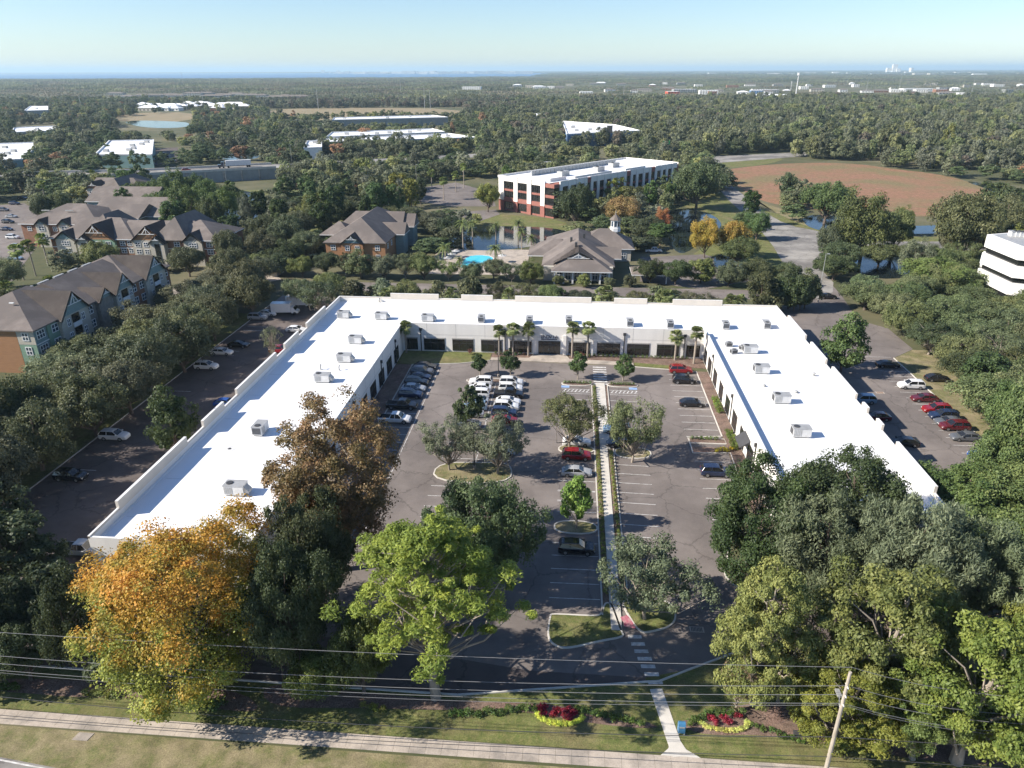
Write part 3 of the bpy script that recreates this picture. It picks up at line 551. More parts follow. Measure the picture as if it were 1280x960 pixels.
def fwd(x,y): return FW[0]*x/cos(PIT)+FW[1]*y/cos(PIT)
def ztop(x,y,py): return CH-fwd(x,y)*tan(PIT+math.atan((py-480)/F))
def zdep(x,y,z): return FW[0]*x+FW[1]*y+FW[2]*(z-CH)
def jit(c,a=.18): 
    k=1+rnd.uniform(-a,a); return (c[0]*k*(1+rnd.uniform(-.08,.12)),c[1]*k,c[2]*k*(1+rnd.uniform(-.15,.15)))
def tp(kind,bx,by,ytop,wpx,col,label,name=None,v=None,cx=None,group=None,rmax=None):
    """tree from its base pixel (bx,by), top row and crown width in pixels"""
    x,y=G(bx,by); H=max(2.,ztop(x,y,ytop)); R=wpx/2*zdep(x,y,H*.55)/F
    if rmax: R=min(R,rmax)
    return tree(kind,x,y,R,H,col,label,group,name,v=v)
# --- hand placed trees in front
tp('autumn_big',258,838,642,272,(.245,.145,.022),'huge orange and yellow autumn tree at the street, lower left','autumn_tree')
tp('autumn_thin',430,712,500,165,(.235,.155,.075),'tall thin brown autumn tree over the left wing roof edge','autumn_tree')
tp('tall_pine',545,872,660,226,BRIGHT,'tall bright green pine with bare trunk standing by the street','pine_tree')
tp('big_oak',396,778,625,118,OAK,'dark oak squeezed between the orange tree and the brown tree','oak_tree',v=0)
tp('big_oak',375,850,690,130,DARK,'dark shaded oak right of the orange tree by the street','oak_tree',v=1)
tp('oak',455,868,770,90,(.07,.09,.025),'low green tree left of the tall pine trunk','small_tree')
tp('oak',402,872,815,80,(.08,.10,.025),'low leafy tree at the mulch bed right of the orange tree','small_tree')
tp('big_oak',606,735,600,140,(.055,.078,.034),'dark green oak just behind the tall bright pine','oak_tree',v=2)
tp('airy',806,774,676,130,(.085,.105,.06),'grey green oak leaning over the walkway at the front island','oak_tree',v=0)
tp('big_oak',938,722,592,160,(.045,.07,.024),'big dark oak left of the pair beside the right wing front','oak_tree',v=0)
tp('big_oak',1042,712,572,165,(.055,.075,.03),'big dark oak covering the right wing roof corner','oak_tree',v=1)
tp('feathery',1020,760,630,150,(.078,.092,.05),'feathery grey green tree behind the yellow green cypresses','feathery_tree',v=0)
tp('feathery',1110,790,628,150,(.08,.095,.055),'feathery tree below the front corner of the right wing','feathery_tree',v=1)
tp('feathery',1200,800,665,150,(.078,.095,.05),'feathery grey green tree at the lower right near the frame edge','feathery_tree',v=0)
tp('cypress',1085,895,706,190,(.105,.118,.036),'broad olive yellow cypress behind the utility pole','cypress_tree',v=0)
tp('cypress',942,880,708,130,(.105,.115,.036),'olive cypress with bare grey branches left of the utility pole','cypress_tree',v=1)
tp('bare_twiggy',972,878,748,70,(.10,.09,.06),'twiggy half bare tree between the two olive cypresses','bare_tree')
tp('bare_twiggy',920,888,828,55,(.12,.085,.05),'small reddish brown tree at the flower bed edge','bare_tree')
tp('cypress',1055,925,835,140,(.14,.15,.03),'low yellow tree leaning round the utility pole','cypress_tree',v=1)
tp('cypress',1195,952,770,200,(.09,.115,.025),'green cypress with flared pale trunk at the lower right','cypress_tree',v=0)
tp('cypress',1282,905,715,130,(.115,.13,.03),'yellow green cypress cut by the right frame edge','cypress_tree',v=1)
tp('cypress',1140,948,838,100,(.075,.10,.03),'low green cypress right of the utility pole foot','cypress_tree',v=1)
# courtyard
tp('airy',562,588,524,70,(.115,.13,.08),'airy grey green tree at the left end of the middle island','oak_tree',v=1)
tp('airy',622,592,520,82,(.115,.13,.08),'airy grey green tree at the right end of the middle island','oak_tree',v=2)
tp('airy',712,560,490,78,(.12,.13,.055),'airy green tree left of the central walkway','oak_tree',v=0)
tp('airy',790,578,500,76,(.115,.135,.06),'airy green tree right of the central walkway','oak_tree',v=1)
tp('magnolia',720,661,589,44,(.09,.14,.03),'slender bright magnolia on the kerbed island beside the walkway','magnolia_tree',v=0)
tp('magnolia',586,543,474,38,DARK,'dark slim magnolia between the two rows of white cars','magnolia_tree',v=1)
tp('magnolia',600,469,440,21,(.04,.065,.022),'small round magnolia left of the tall light pole','magnolia_tree',v=0); tp('magnolia',638,471,434,26,(.04,.065,.022),'small dark magnolia right of the tall light pole','magnolia_tree',v=1)
tp('magnolia',722,474,436,25,(.045,.07,.022),'small magnolia on the mulch island left of the crosswalk','magnolia_tree',v=1); tp('magnolia',779,476,444,28,(.045,.07,.022),'multi trunk magnolia on the mulch island right of the crosswalk','magnolia_tree',v=0)
# left car park
tp('round_magnolia',224,568,484,56,(.048,.07,.024),'round dense tree beside the left wing parapet','magnolia_tree',v=0)
tp('bare_twiggy',343,450,404,28,(.08,.09,.05),'thin twiggy young tree above the red car','young_tree'); tp('airy',400,392,348,60,(.07,.09,.045),'grey green oak beside the rear left building corner','oak_tree',v=2)
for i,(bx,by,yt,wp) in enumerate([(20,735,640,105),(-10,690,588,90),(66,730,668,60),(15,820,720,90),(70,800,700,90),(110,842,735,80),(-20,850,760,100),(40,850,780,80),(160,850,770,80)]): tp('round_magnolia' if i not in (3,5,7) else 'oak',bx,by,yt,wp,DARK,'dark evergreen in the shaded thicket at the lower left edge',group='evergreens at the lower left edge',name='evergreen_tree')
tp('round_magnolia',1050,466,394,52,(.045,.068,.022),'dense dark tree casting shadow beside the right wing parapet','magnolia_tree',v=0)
tp('round_magnolia',1222,500,440,58,(.04,.06,.022),'dark glossy magnolia beyond the grass strip of the right car park','magnolia_tree',v=1)
# rows of live oaks
g_='live oaks in the belt between the left car park and the apartments'
for k in range(13):
    for r,(x0,Rr) in enumerate(((-80.3,6.1),(-90.,6.6),(-99.5,6.0))):
        y=72+9.6*k+(4.5 if r%2 else 0)+rnd.uniform(-1.5,1.5); x=x0+rnd.uniform(-1.6,1.6)
        if r==2 and 150<y<168: continue
        if r==0 and k in (9,11,12): continue
        tree('oak' ,x,y,Rr*rnd.uniform(.9,1.15),(rnd.uniform(10.5,12.5) if r==0 else rnd.uniform(9,11)) if r<2 else rnd.uniform(6.5,8.5),jit((.076,.086,.042)),*(lambda q:('live oak in the %s, %s'%q,'live oaks in the %s, %s'%q))((('row edging the left car park','middle row of the left oak belt','rear row of the belt below the apartments')[r],('near end','middle','far end')[min(2,k//5)])),'live_oak')
for bx,by,yt,wp in ((15,560,470,80),(-40,600,500,90),(340,340,312,50),(20,395,360,60)): tp('oak',bx,by,yt,wp,jit(OAK),'live oak at the near corner of the left apartments',group='oaks at the left edge by the apartments',name='live_oak')
g_='trees in the hedge row behind the back wing'
x=-72
while x<60:
    if not (38<x<47): tree(rnd.choice(['oak','oak','airy','small']),x,180+rnd.uniform(-3.5,4),rnd.uniform(3.8,5),(rnd.uniform(6,8.4) if not -8<x<22 else rnd.uniform(4,6)),jit(OAKG if rnd.random()<.7 else LIGHT),'tree in the row behind the white back wing',g_,'row_tree')
    x+=rnd.uniform(6.2,8.4)
g_='trees along the lane before the pool and clubhouse'
x=-100
while x<62:
    hh=rnd.uniform(6.3,8.6) if x<-43 or x>22 else (rnd.uniform(5.2,6.4) if x<-8 else rnd.uniform(2.6,3.8))
    tree(rnd.choice(['oak','oak','airy','round_magnolia']),x,rnd.uniform(203.5,209) if not -8<x<22 else rnd.uniform(200.5,202.5),min(4.6,hh*.62),hh,jit(rnd.choice([OAKG,OAK,LIGHT,DARK])),*(lambda q:('tree along the rear lane '+q,'lane trees '+q))('below the orange brick block' if x<-50 else ('in front of the pool' if x<-8 else ('in front of the clubhouse' if x<22 else 'right of the clubhouse'))),'row_tree'); x+=rnd.uniform(5.5,8)
for px_,c_ in ((992,DARK),(1005,OAK),(975,DARK),(985,DARK),(949,OAK)): 
    tp('round_magnolia',px_,386+rnd.uniform(0,4),330+rnd.uniform(0,22),38,jit(c_),'tree in the clump behind the right rear corner of the roof',group='trees at the right rear corner',name='row_tree')
g_='oaks in the grove beyond the right car park'
RO=[]
blk=lambda a,b: inpoly(a,b,[(1052,300),(1165,305),(1165,338),(1100,342),(1052,332)]) or inpoly(a,b,[(1000,280),(1050,290),(1040,366),(1000,386)])
for _ in range(4000):
    x=rnd.uniform(72,185); y=rnd.uniform(60,232); 
    px_,py_=PJ(x,y,8)
    if px_>1330: continue
    if inpoly(x,y,[(68,127),(78.5,127),(78.5,158),(75,168),(76,236),(62,236),(60,180),(68,150)]) : continue
    if blk(px_,py_): continue
    if x<(min(64+(y-60)*.2,72.5) if y<127 else 74) or inpoly(px_,py_,[(1215,280),(1300,280),(1300,365),(1225,360)]) or inpoly(px_,py_,[(1125,480),(1150,465),(1180,490),(1215,520),(1215,560),(1180,545)]): continue
    if all(hypot(x-a,y-b)>8.3 for a,b in RO): RO.append((x,y))
for x,y in RO: tree('oak' if rnd.random()<.8 else 'airy',x,y,rnd.uniform(5,6.6),rnd.uniform(7,9.5),jit((.078,.095,.042)),*(lambda q:('live oak in the right hand grove, '+q,'oaks of the right hand grove, '+q))('behind the rear lane' if y>165 else ('beside the banded white office' if x>115 and y>140 else ('next to the grass strip' if x<92 else ('front part by the frame edge' if y<105 else 'middle part')))),'live_oak')
for px_,py_,yt,w_ in ((1262,612,532,95),(1236,622,560,70),(1195,650,590,110),(1260,660,590,110),(1230,720,640,120),(1275,600,480,90),(1255,560,480,70)): tp('oak',px_,py_,yt,w_,jit((.065,.09,.03)),'bushy green oak at the front end of the right car park',group='oaks at the front end of the right car park',name='live_oak')
for bx,by,yt,wp in ((183,262,224,32),(203,268,219,36),(224,270,213,40),(246,266,216,38),(264,276,221,36),(282,292,231,38),(242,292,232,40),(212,288,235,36),(192,282,240,32),(268,300,243,34)): tp('oak',bx,by,yt,wp,jit((.062,.088,.028)),'tall round topped pine in the clump between the apartments and highway',group='pines between apartments and highway',name='pine_tree')
# --- palms
def fanpalm_crown(seed,R=1.6,n=34):
    rg=random.Random(seed); b=MB()
    for k in range(n):
        a=rg.random()*6.28; el=rg.uniform(-.9,1.35); L=R*rg.uniform(.75,1.1); d=Vector((cos(a)*cos(el),sin(a)*cos(el),sin(el))); side=Vector((-sin(a),cos(a),0)); upv=d.cross(side)
        p0=Vector((0,0,0)); p1=d*L*.5; b.tube(p0,p1,.03,.02,'leaf',3,False)
        nl=9
        for j in range(nl):
            t=(j/(nl-1)-.5)*2.3; dd=(d*cos(t)+side*sin(t)); tip=p1+dd*L*.62+Vector((0,0,-.18*L)); w_=side*cos(t)*.085*R-d*sin(t)*.085*R; mid=p1+dd*L*.34
            b.add([p1,mid+w_,tip,mid-w_],[(0,1,2,3)],'leaf')
    me=MBmesh(b,'palm_crown'); at=me.attributes.new('lv','FLOAT','FACE'); at.data.foreach_set('value',[rg.random() for _ in me.polygons]); return me
def featherpalm_crown(seed,R=2.6,n=40):
    rg=random.Random(seed); b=MB()
    for k in range(n):
        a=k*2.4+rg.uniform(-.2,.2); el=rg.uniform(-.3,1.3); L=R*rg.uniform(.85,1.1); side=Vector((-sin(a),cos(a),0)); pts=[]
        for j in range(7):
            s=j/6; hx=L*s*cos(el)*(1-.1*s)+.25*L*s*s*(1 if el>.5 else .3); hz=L*s*sin(el)-.75*L*s*s*cos(el*.6); pts.append(Vector((cos(a)*hx,sin(a)*hx,hz)))
        for j in range(6):
            p,q=pts[j],pts[j+1]; wd=.34*(1-(j/6)**2)+.06
            for sg_ in (-1,1):
                for e in (0,.5): 
                    o_=p.lerp(q,e); b.add([o_,o_+side*sg_*wd+(q-p)*.5+Vector((0,0,-.12)),p.lerp(q,e+.45)],[(0,1,2)],'leaf')
    me=MBmesh(b,'palm_crown'); at=me.attributes.new('lv','FLOAT','FACE'); at.data.foreach_set('value',[rg.random() for _ in me.polygons]); return me
FP=[fanpalm_crown(s) for s in (1,2,3)]; DP=[featherpalm_crown(s) for s in (4,5)]
ptm=MB(); 
for k in range(6): ptm.tube((0,0,k/6),(0,0,(k+1)/6),.22,.20,'bark_pale',8,False)
PT=MBmesh(ptm,'palm_trunk')
def palm(x,y,H,R,label,group=None,kind='fan',col=(.11,.13,.05)):
    o=thing('palm_tree',label,'palm tree',(x,y,0),rnd.random()*6.28,group); L=FP if kind=='fan' else DP
    c=bpy.data.objects.new('crown',L[NT[0]%len(L)]); NT[0]+=1; COL.objects.link(c); c.parent=o; c.location=(0,0,H-R*.6); k=R/(1.6 if kind=='fan' else 2.6); c.scale=(k,k,k); c.color=(*col,1)
    t=bpy.data.objects.new('trunk',PT); COL.objects.link(t); t.parent=o; t.scale=(1,1,H-R*.6)
for bx,by,yt,lb in ((509,440,402,'cabbage palm in the left inner corner of the courtyard'),(625,441,405,'cabbage palm farthest left of the three left of the entrance'),(642,442,403,'middle one of the three cabbage palms left of the entrance'),(661,442,402,'cabbage palm nearest the entrance on its left'),(715,444,402,'cabbage palm just right of the entrance'),(734,444,401,'second cabbage palm right of the entrance'),(843,450,415,'left one of the two palms near the right inner corner'),(867,455,411,'right one of the two palms near the right inner corner')):
    x,y=G(bx,by); H=ztop(x,y,yt); palm(x,min(y,YI-1.5),H,1.75,lb,'cabbage palms along the courtyard front')
for i,(bx,yt) in enumerate(((477,361),(562,361),(634,362),(753,362),(758,360),(825,365),(832,364),(912,371),(920,371))): x,_=G(bx,368,7.5); palm(x+rnd.uniform(-.5,.5),167.6,ztop(x,167.6,yt),1.9,'cabbage palm head rising above the rear parapet','palms behind the rear parapet')
for bx,by,yt in ((459,0,0),):pass
for bx,by,yt,R_ in ((579,313,272,3.8),(591,305,272,3.8),(557,330,301,4.),(620,300,275,3.6),(648,306,272,3.8),(652,312,283,3.6),(619,336,303,3.8),(575,338,318,3.),(664,322,291,3.4)):
    x,y=G(bx,by); palm(x,y,max(4,ztop(x,y,yt)),R_*.8,'feathery date palm round the swimming pool','date palms round the pool','feather',(.10,.125,.045))
for bx,by,yt in ((60,262,225),(18,395,352),(45,345,300),(30,350,305),(60,330,292),(70,378,345),(75,385,350),(96,210,196),(120,235,212),(555,250,222),(570,240,215),(580,235,205),(540,236,212),(640,210,185)):
    x,y=G(bx,by); palm(x,y,max(4,ztop(x,y,yt)),2.4,'scattered fan palm among the trees','palms scattered among the trees','fan',(.11,.14,.04))
# --- shrubs and flowers
def shrubmesh(seed,R=.5,H=.8,n=220,size=.12,name='foliage'):
    rg=np.random.default_rng(seed); C=envelope(rg,10,R*.7,H*.9,.1,inner=.2); V,lv=leaves(rg,C,np.full(10,R*.45),n//10,size); return qmesh(name,V,'leaf',lv)
SH=[shrubmesh(s) for s in (1,2,3)]
sti=MB().tube((0,0,0),(0,0,.4),.04,.03,'bark',5,False); STI=MBmesh(sti,'stem')
def shrub(x,y,R,H,col,label,group,z=.1,cat='shrub',name='shrub'):
    o=bpy.data.objects.new(name,SH[NT[0]%3]); NT[0]+=1; COL.objects.link(o); o.location=(x,y,z); o.rotation_euler=(0,0,rnd.random()*6); o.scale=(R/.5,R/.5,H/.8); o.color=(*col,1); tag(o,label,cat,group)
for k in range(34):
    y=68.6+k*1.04; shrub(5.38,y,.44,.6,jit((.10,.125,.03)),'low clipped shrub in the line left of the walkway','shrubs along the left of the walkway',.12)
    if not 79.8<y<80: shrub(7.52,y,.44,.6,jit((.10,.125,.03)),'low clipped shrub in the line right of the walkway','shrubs along the right of the walkway',.12)
for k in range(24): shrub(5.36,105+k*1.04,.42,.7,jit((.09,.12,.03)),'low clipped shrub in the line left of the walkway','shrubs along the left of the walkway',.12)
for y in list(np.arange(105.9,112.4,.95))+list(np.arange(119.5,126.,.95)):
    for x in (27.7,28.3): shrub(x,y,.5,.8,jit((.085,.12,.025)),'green clipped shrub against the right wing wall','shrubs against the right wing wall')
for x,y in ((25.9,105.4),(26.4,105.),(27.2,105.6),(24.8,104.9)): shrub(x,y,.6,.6,jit((.34,.30,.02)),'yellow leaved shrub on the bed by the right wing','yellow shrubs by the right wing')
for x in np.arange(21.5,26,.8): shrub(float(x),109.0,.5,.6,jit((.06,.09,.022)),'dark low shrub on the right hand peninsula','shrubs on the right peninsula')
for x in list(np.arange(-.4,4.6,.62)): shrub(float(x),130.9,.45,.6,jit((.07,.10,.03)),'low shrub on the island left of the crosswalk','shrubs on the left crosswalk island',.13)
for x in list(np.arange(8.8,13.6,.62)): shrub(float(x),130.9,.45,.6,jit((.07,.10,.03)),'low shrub on the island right of the crosswalk','shrubs on the right crosswalk island',.13)
for x in np.arange(-15.8,-8.8,.9): shrub(float(x),145.7,.45,.7,jit((.10,.05,.03) if rnd.random()<.4 else (.06,.09,.025)),'shrub in the bed left of the entrance','shrubs left of the entrance')
for x in np.arange(1,26,.95): shrub(float(x),145.8,.45,.7,jit((.06,.085,.025)),'shrub in the bed right of the entrance','shrubs right of the entrance')
for x in (-21.4,-13.4,2.2,3.0): shrub(x,145.2,.8,1.2,jit((.13,.05,.035)),'reddish shrub against the back wing front','reddish shrubs at the back wing')
def hedge(pts,label,group,R=.55,H=.6,col=(.055,.09,.022),step=.6,lab_cat='hedge shrub'):
    P=pxpoly(pts)
    for a,b in zip(P[:-1],P[1:]):
        n=max(1,int(hypot(b[0]-a[0],b[1]-a[1])/step))
        for k in range(n): f=k/n; shrub(a[0]*(1-f)+b[0]*f+rnd.uniform(-.1,.1),a[1]*(1-f)+b[1]*f+rnd.uniform(-.15,.15),R,H*rnd.uniform(.8,1.2),jit(col),label,group,.03,lab_cat,'hedge_shrub')
hedge([(565,893),(600,893),(660,888),(676,885)],'green hedge shrub left of the left flower bed','hedge left of the flower bed')
hedge([(722,888),(760,898),(800,905),(815,908)],'green hedge shrub between flower bed and front walkway','hedge right of the flower bed')
hedge([(862,905),(890,893),(925,892),(935,900)],'hedge shrub curving behind the right flower bed','hedge behind the right flower bed')
hedge([(943,908),(965,915),(990,925),(1012,932)],'low hedge shrub in front of the bare trunks','hedge before the bare trunks',.45,.45)
hedge([(455,884),(470,887),(490,889)],'yellow green shrub at the foot of the tall pine bed','shrubs at the pine bed',.5,.5,(.14,.15,.03))
hedge([(-5,862),(30,860)],'green shrub on the far left mulch bed','shrubs on the left mulch bed',.7,.7); hedge([(110,868),(150,872)],'leafy shrub on the mulch under the orange tree','shrubs under the orange tree',.7,.6,(.10,.12,.03)); hedge([(170,862),(230,880),(285,885)],'green shrub below the orange crown','shrubs below the orange crown',.8,.9,(.06,.09,.025))
def flowers(cx,cy,n,r,col,label,group,s=.38):
    x,y=G(cx,cy)
    for k in range(n): a=rnd.random()*6.28; q=r*rnd.random()**.5; shrub(x+cos(a)*q*1.5,y+sin(a)*q,s,.5,jit(col),label,group,.03,'flowering plant','flowering_plant')
flowers(686,890,7,.6,(.16,.015,.025),'dark red flowering plant in the left bed','red flowers of the left bed',.5); flowers(712,893,7,.7,(.17,.018,.03),'dark red flowering plant in the left bed','red flowers of the left bed',.5)
for k in range(24): a=pi+.15+k*(pi-.3)/23; x,y=G(700,893); shrub(x+cos(a)*2.2,y+sin(a)*1.1-.1,.36,.35,jit((.33,.38,.06)),'lime yellow border plant round the left red flowers','lime border of the left bed',.03,'flowering plant','border_plant')
for cx,cy in ((885,897),(905,897),(893,905),(912,907),(922,898)): flowers(cx,cy,2,.3,(.2,.02,.035),'crimson flowering plant in the right bed','red flowers of the right bed',.36)
for k in range(26): a=pi-.2+k*(pi+.4)/25; x,y=G(903,902); shrub(x+cos(a)*2.3,y+sin(a)*1.0-.1,.33,.32,jit((.34,.36,.10)),'cream yellow border plant round the right red flowers','border of the right bed',.03,'flowering plant','border_plant')
# ------------------------------------------------------------------ vehicles
def loft(b,st,m,cap=True):
    """st: list of rings (same length) of (x,y,z)"""
    n=len(st[0]); o=len(b.v); vs=[p for r in st for p in r]; fs=[]
    for i in range(len(st)-1):
        for j in range(n): fs.append((i*n+j,i*n+(j+1)%n,(i+1)*n+(j+1)%n,(i+1)*n+j))
    if cap: fs+=[tuple(range(n))[::-1],tuple(range((len(st)-1)*n,len(st)*n))]
    b.add(vs,fs,m)
CP={ # x, belt z, half width
 'sedan':dict(L=4.75,W=.91,st=[(-2.37,.62,.70),(-2.30,.88,.80),(-1.9,.98,.88),(-1.2,1.0,.90),(.9,.97,.91),(1.5,.90,.88),(2.1,.78,.82),(2.34,.66,.72),(2.40,.5,.66)],cab=[(-1.95,.98,-1.25,1.40),(.35,1.42,1.15,.95)],zb=.22,wx=1.42,wr=.33),
 'suv':dict(L=4.75,W=.95,st=[(-2.37,.75,.78),(-2.33,1.05,.86),(-1.9,1.13,.93),(-1.0,1.13,.95),(1.0,1.10,.95),(1.7,1.04,.93),(2.2,.90,.87),(2.36,.72,.78),(2.40,.55,.72)],cab=[(-2.28,1.13,-1.95,1.68),(.30,1.70,1.10,1.09)],zb=.27,wx=1.42,wr=.37),
 'pickup':dict(L=5.8,W=.99,st=[(-2.88,.8,.90),(-2.85,1.08,.96),(-1.9,1.12,.98),(-.3,1.14,.99),(1.3,1.12,.98),(2.2,1.06,.95),(2.7,.92,.90),(2.86,.72,.84),(2.9,.55,.80)],cab=[(-.72,1.12,-.45,1.83),(.85,1.84,1.5,1.12)],zb=.34,wx=1.82,wr=.41)}
CARM={}
def carmeshes(kind):
    if kind in CARM: return CARM[kind]
    c=CP[kind]; zb=c['zb']; st=[]
    for x,zt,hw in c['st']: st.append([(x,-hw*.93,zb),(x,-hw,zb+.18),(x,-hw,zt-.12),(x,-hw+.09,zt),(x,hw-.09,zt),(x,hw,zt-.12),(x,hw,zb+.18),(x,hw*.93,zb)])
    b=MB(); loft(b,st,'car_white')
    (x0,z0,x1,z1),(x2,z2,x3,z3)=c['cab']; hw=c['W']-.06; tw=hw-.2
    # roof panel and pillars in body colour
    xs=[x1-.02,x1+.35,(x1+x2)/2,x2-.3,x2+.04]; zz=[z1-.01,z1+.045,(z1+z2)/2+.07,z2+.035,z2-.015]
    loft(b,[[(x,-tw-.015,z-.07),(x,-tw+.1,z),(x,tw-.1,z),(x,tw+.015,z-.07)] for x,z in zip(xs,zz)],'car_white')
    for sg in (-1,1):
        for xa,xb in ((x0,x1),(x3,x2)): b.tube((xa,sg*(hw-.02),z0),(xb,sg*(tw+.005),z1-.03),.045,.04,'car_white',5)
        xm=(x1+x2)/2; b.tube((xm,sg*(hw+.0),z0),(xm,sg*(tw+.01),z1-.02),.05,.045,'car_white',5)
        b.box(x3-.25,x3-.05,*sorted((sg*(hw+.02),sg*(hw+.2))),z0+.03,z0+.17,'car_white')
    if kind=='pickup': b.box(-2.75,-.85,-.80,.80,1.10,1.135,'tyre')
    body=MBmesh(b,'body')
    b=MB(); loft(b,[[(x0+.03,-hw,z0-.02),(x0+.03,hw,z0-.02),(x1,tw,z1-.03),(x1,-tw,z1-.03)],[(x3-.03,-hw,z3-.02),(x3-.03,hw,z3-.02),(x2,tw,z2-.03),(x2,-tw,z2-.03)]],'glass'); win=MBmesh(b,'windows')
    b=MB(); b.tube((0,-.11,0),(0,.11,0),c['wr'],c['wr'],'tyre',14); ty=MBmesh(b,'tyre'); b=MB(); b.tube((0,-.12,0),(0,.12,0),c['wr']*.62,c['wr']*.62,'rim',10); rim=MBmesh(b,'rim')
    def lt(x,s,m,dz): b=MB(); hh=c['st'][-2][1] if x>0 else c['st'][1][1]; b.box(*sorted((x,x-.16*(1 if x>0 else -1))),*sorted((s*(c['W']*.52),s*(c['W']*.84))),hh-.16,hh-.03,m); return MBmesh(b,'light')
    e=c['st'][-2][0]+.02; r=c['st'][1][0]-.02
    lights=[('headlight',lt(e,1,'lamp_clear',0)),('headlight',lt(e,-1,'lamp_clear',0)),('taillight',lt(r,1,'lamp_red',0)),('taillight',lt(r,-1,'lamp_red',0))]
    CARM[kind]=(body,win,ty,rim,lights,{}); return CARM[kind]
def car(kind,x,y,col,label,rz=0,z=.02,group=None,small=False):
    body,win,ty,rim,lights,cache=carmeshes(kind); c=CP[kind]
    if col not in cache: m=body.copy(); m.materials[0]=M['car_'+col]; cache[col]=m
    name={'sedan':'parked_car','suv':'parked_suv','pickup':'pickup_truck'}[kind]
    o=thing(name,label,{'sedan':'car','suv':'car','pickup':'pickup truck'}[kind],(x,y,z),rz,group)
    def pt(nm,me,loc=(0,0,0),par=o): q=bpy.data.objects.new(nm,me); COL.objects.link(q); q.parent=par; q.location=loc; return q
    pt('body',cache[col]); pt('windows',win)
    if small: return o
    for sx_ in (-1,1):
        for sy_ in (-1,1): wv=pt('wheel',ty,(sx_*c['wx'],sy_*(c['W']-.10),c['wr'])); pt('rim',rim,(0,0,0),wv)
    for nm,me in lights: pt(nm,me)
    return o
def cp(kind,px,py,col,label,rz=0,X=None,**k):
    x,y=G(px,py,.7); car(kind,x if X is None else X,y,col,label,rz,**k)
g_='cars parked along the shaded left wing'
for a in (('pickup',489.6,522.8,'white','white crew cab pickup at the near end of the shaded left row'),('pickup',506,506,'black','black pickup next to the white pickup in the left row'),('suv',509,492,'navy','dark blue hatchback third from the near end of the left row'),('sedan',515,484,'silver','silver blue sedan in the middle of the shaded left row'),('suv',518.5,477,'black','black car behind the silver sedan in the left row'),('sedan',523,470,'navy','dark blue sedan third from the far end of the left row'),('suv',529,463.5,'grey','grey SUV second from the far end of the left row'),('sedan',536,457,'black','black car at the far end of the left row')): cp(*a,X=-30.4 if a[0]=='pickup' else -29.9,group=g_)
g_='cars parked back to back in the courtyard middle rows'
for a in (('suv',604,476.5,'white','white SUV at the far end of the left middle column'),('sedan',603,484,'white','white car second from the far end of the left middle column'),('suv',605,492,'white','white hatchback third in the left middle column beside the magnolia'),('sedan',599,500,'silver','silver car hidden behind the slim magnolia'),('suv',597,507.5,'pale_blue','pale blue SUV right behind the silver sedan'),('sedan',593,516,'silver','silver sedan with dark windows in the left middle column'),('sedan',587,530.5,'grey','grey sedan nearest the airy trees in the left middle column'),
          ('suv',640,477,'white','white SUV at the far end of the right middle column'),('suv',639,484.5,'white','white SUV second from the far end of the right middle column'),('pickup',630,492,'black','black pickup among white cars in the right middle column'),('sedan',630.5,500.5,'white','white sedan just before the black pickup'),('suv',635,507.5,'white','white SUV between white sedan and black SUV'),('suv',631,515,'navy','dark navy SUV in the right middle column'),('sedan',623,524,'red','red car mostly hidden by the airy tree crown'),('pickup',618,562,'pale_blue','pale blue pickup under the right airy tree'),('sedan',566,556,'black','black car in the shade under the left airy tree'),('sedan',600,541,'black','black car under the airy trees of the middle island')):
    x,y=G(a[1],a[2],.7); car(a[0],(-17.0 if x<-14.6 else -11.0)+rnd.uniform(-.2,.2),y,a[3],a[4],pi if x<-14.6 else 0,group=g_)
for a in (('sedan',720,551,'white','white sedan under the airy tree beside the walkway'),('suv',725,568.5,'red','big dark red SUV nosing the central walkway'),('sedan',727,589,'silver','silver grey sedan in tree shade by the walkway'),('suv',722,684,'black','black SUV in deep shade below the kerbed magnolia island')): cp(*a,X=1.9)
CARS_R=(('suv',857,462,'red','bright red SUV at the far corner of the right wing'),('suv',861,474.5,'black','black SUV next to the bright red SUV'),('sedan',867,503,'black','black sedan alone among empty stalls by the right wing'),('suv',901,589,'navy','dark blue hatchback beside the big oak crown'))
for a in CARS_R: cp(*a,X=23.4)
cp('suv',771,536,'pale_blue','pale car half hidden by the tree right of the walkway',pi); cp('sedan',776,553,'black','black car under the tree right of the walkway',pi)
g_='cars parked along the grass strip of the right car park'
for a in (('suv',1140,481,'white','white SUV first in the sunny right car park row'),('sedan',1156,497,'maroon','dark maroon sedan second in the right car park row'),('suv',1172,511,'red','red SUV in the right car park row'),('suv',1179,519,'navy','navy SUV just behind the red SUV'),('sedan',1184,526,'grey','dark grey sedan between navy and maroon cars'),('suv',1188,532,'maroon','maroon hatchback before the oak shade in the right row'),('sedan',1200,545,'grey','grey sedan half under the oak edge'),('sedan',1215,567,'blue','bright blue car at the oak edge of the right row'),('suv',1223,576,'silver','silver SUV after the bright blue car'),('sedan',1234,587,'black','black car nearest the camera in the right row')): cp(*a,rz=pi,X=67.4,group=g_)
cp('suv',1078,499,'pale_blue','pale SUV tucked against the right wing rear wall',pi); cp('sedan',1096,520,'maroon','maroon car in the shadow of the right wing',pi); cp('sedan',1130,552,'black','dark car in the parapet shadow at the right wing rear',pi)
cp('sedan',1110,455,'black','black car in the shadow of the dense dark tree'); cp('sedan',1172,472,'black','dark car behind the grass strip tree'); cp('sedan',1035,370,'black','dark car on the lane behind the right rear corner')
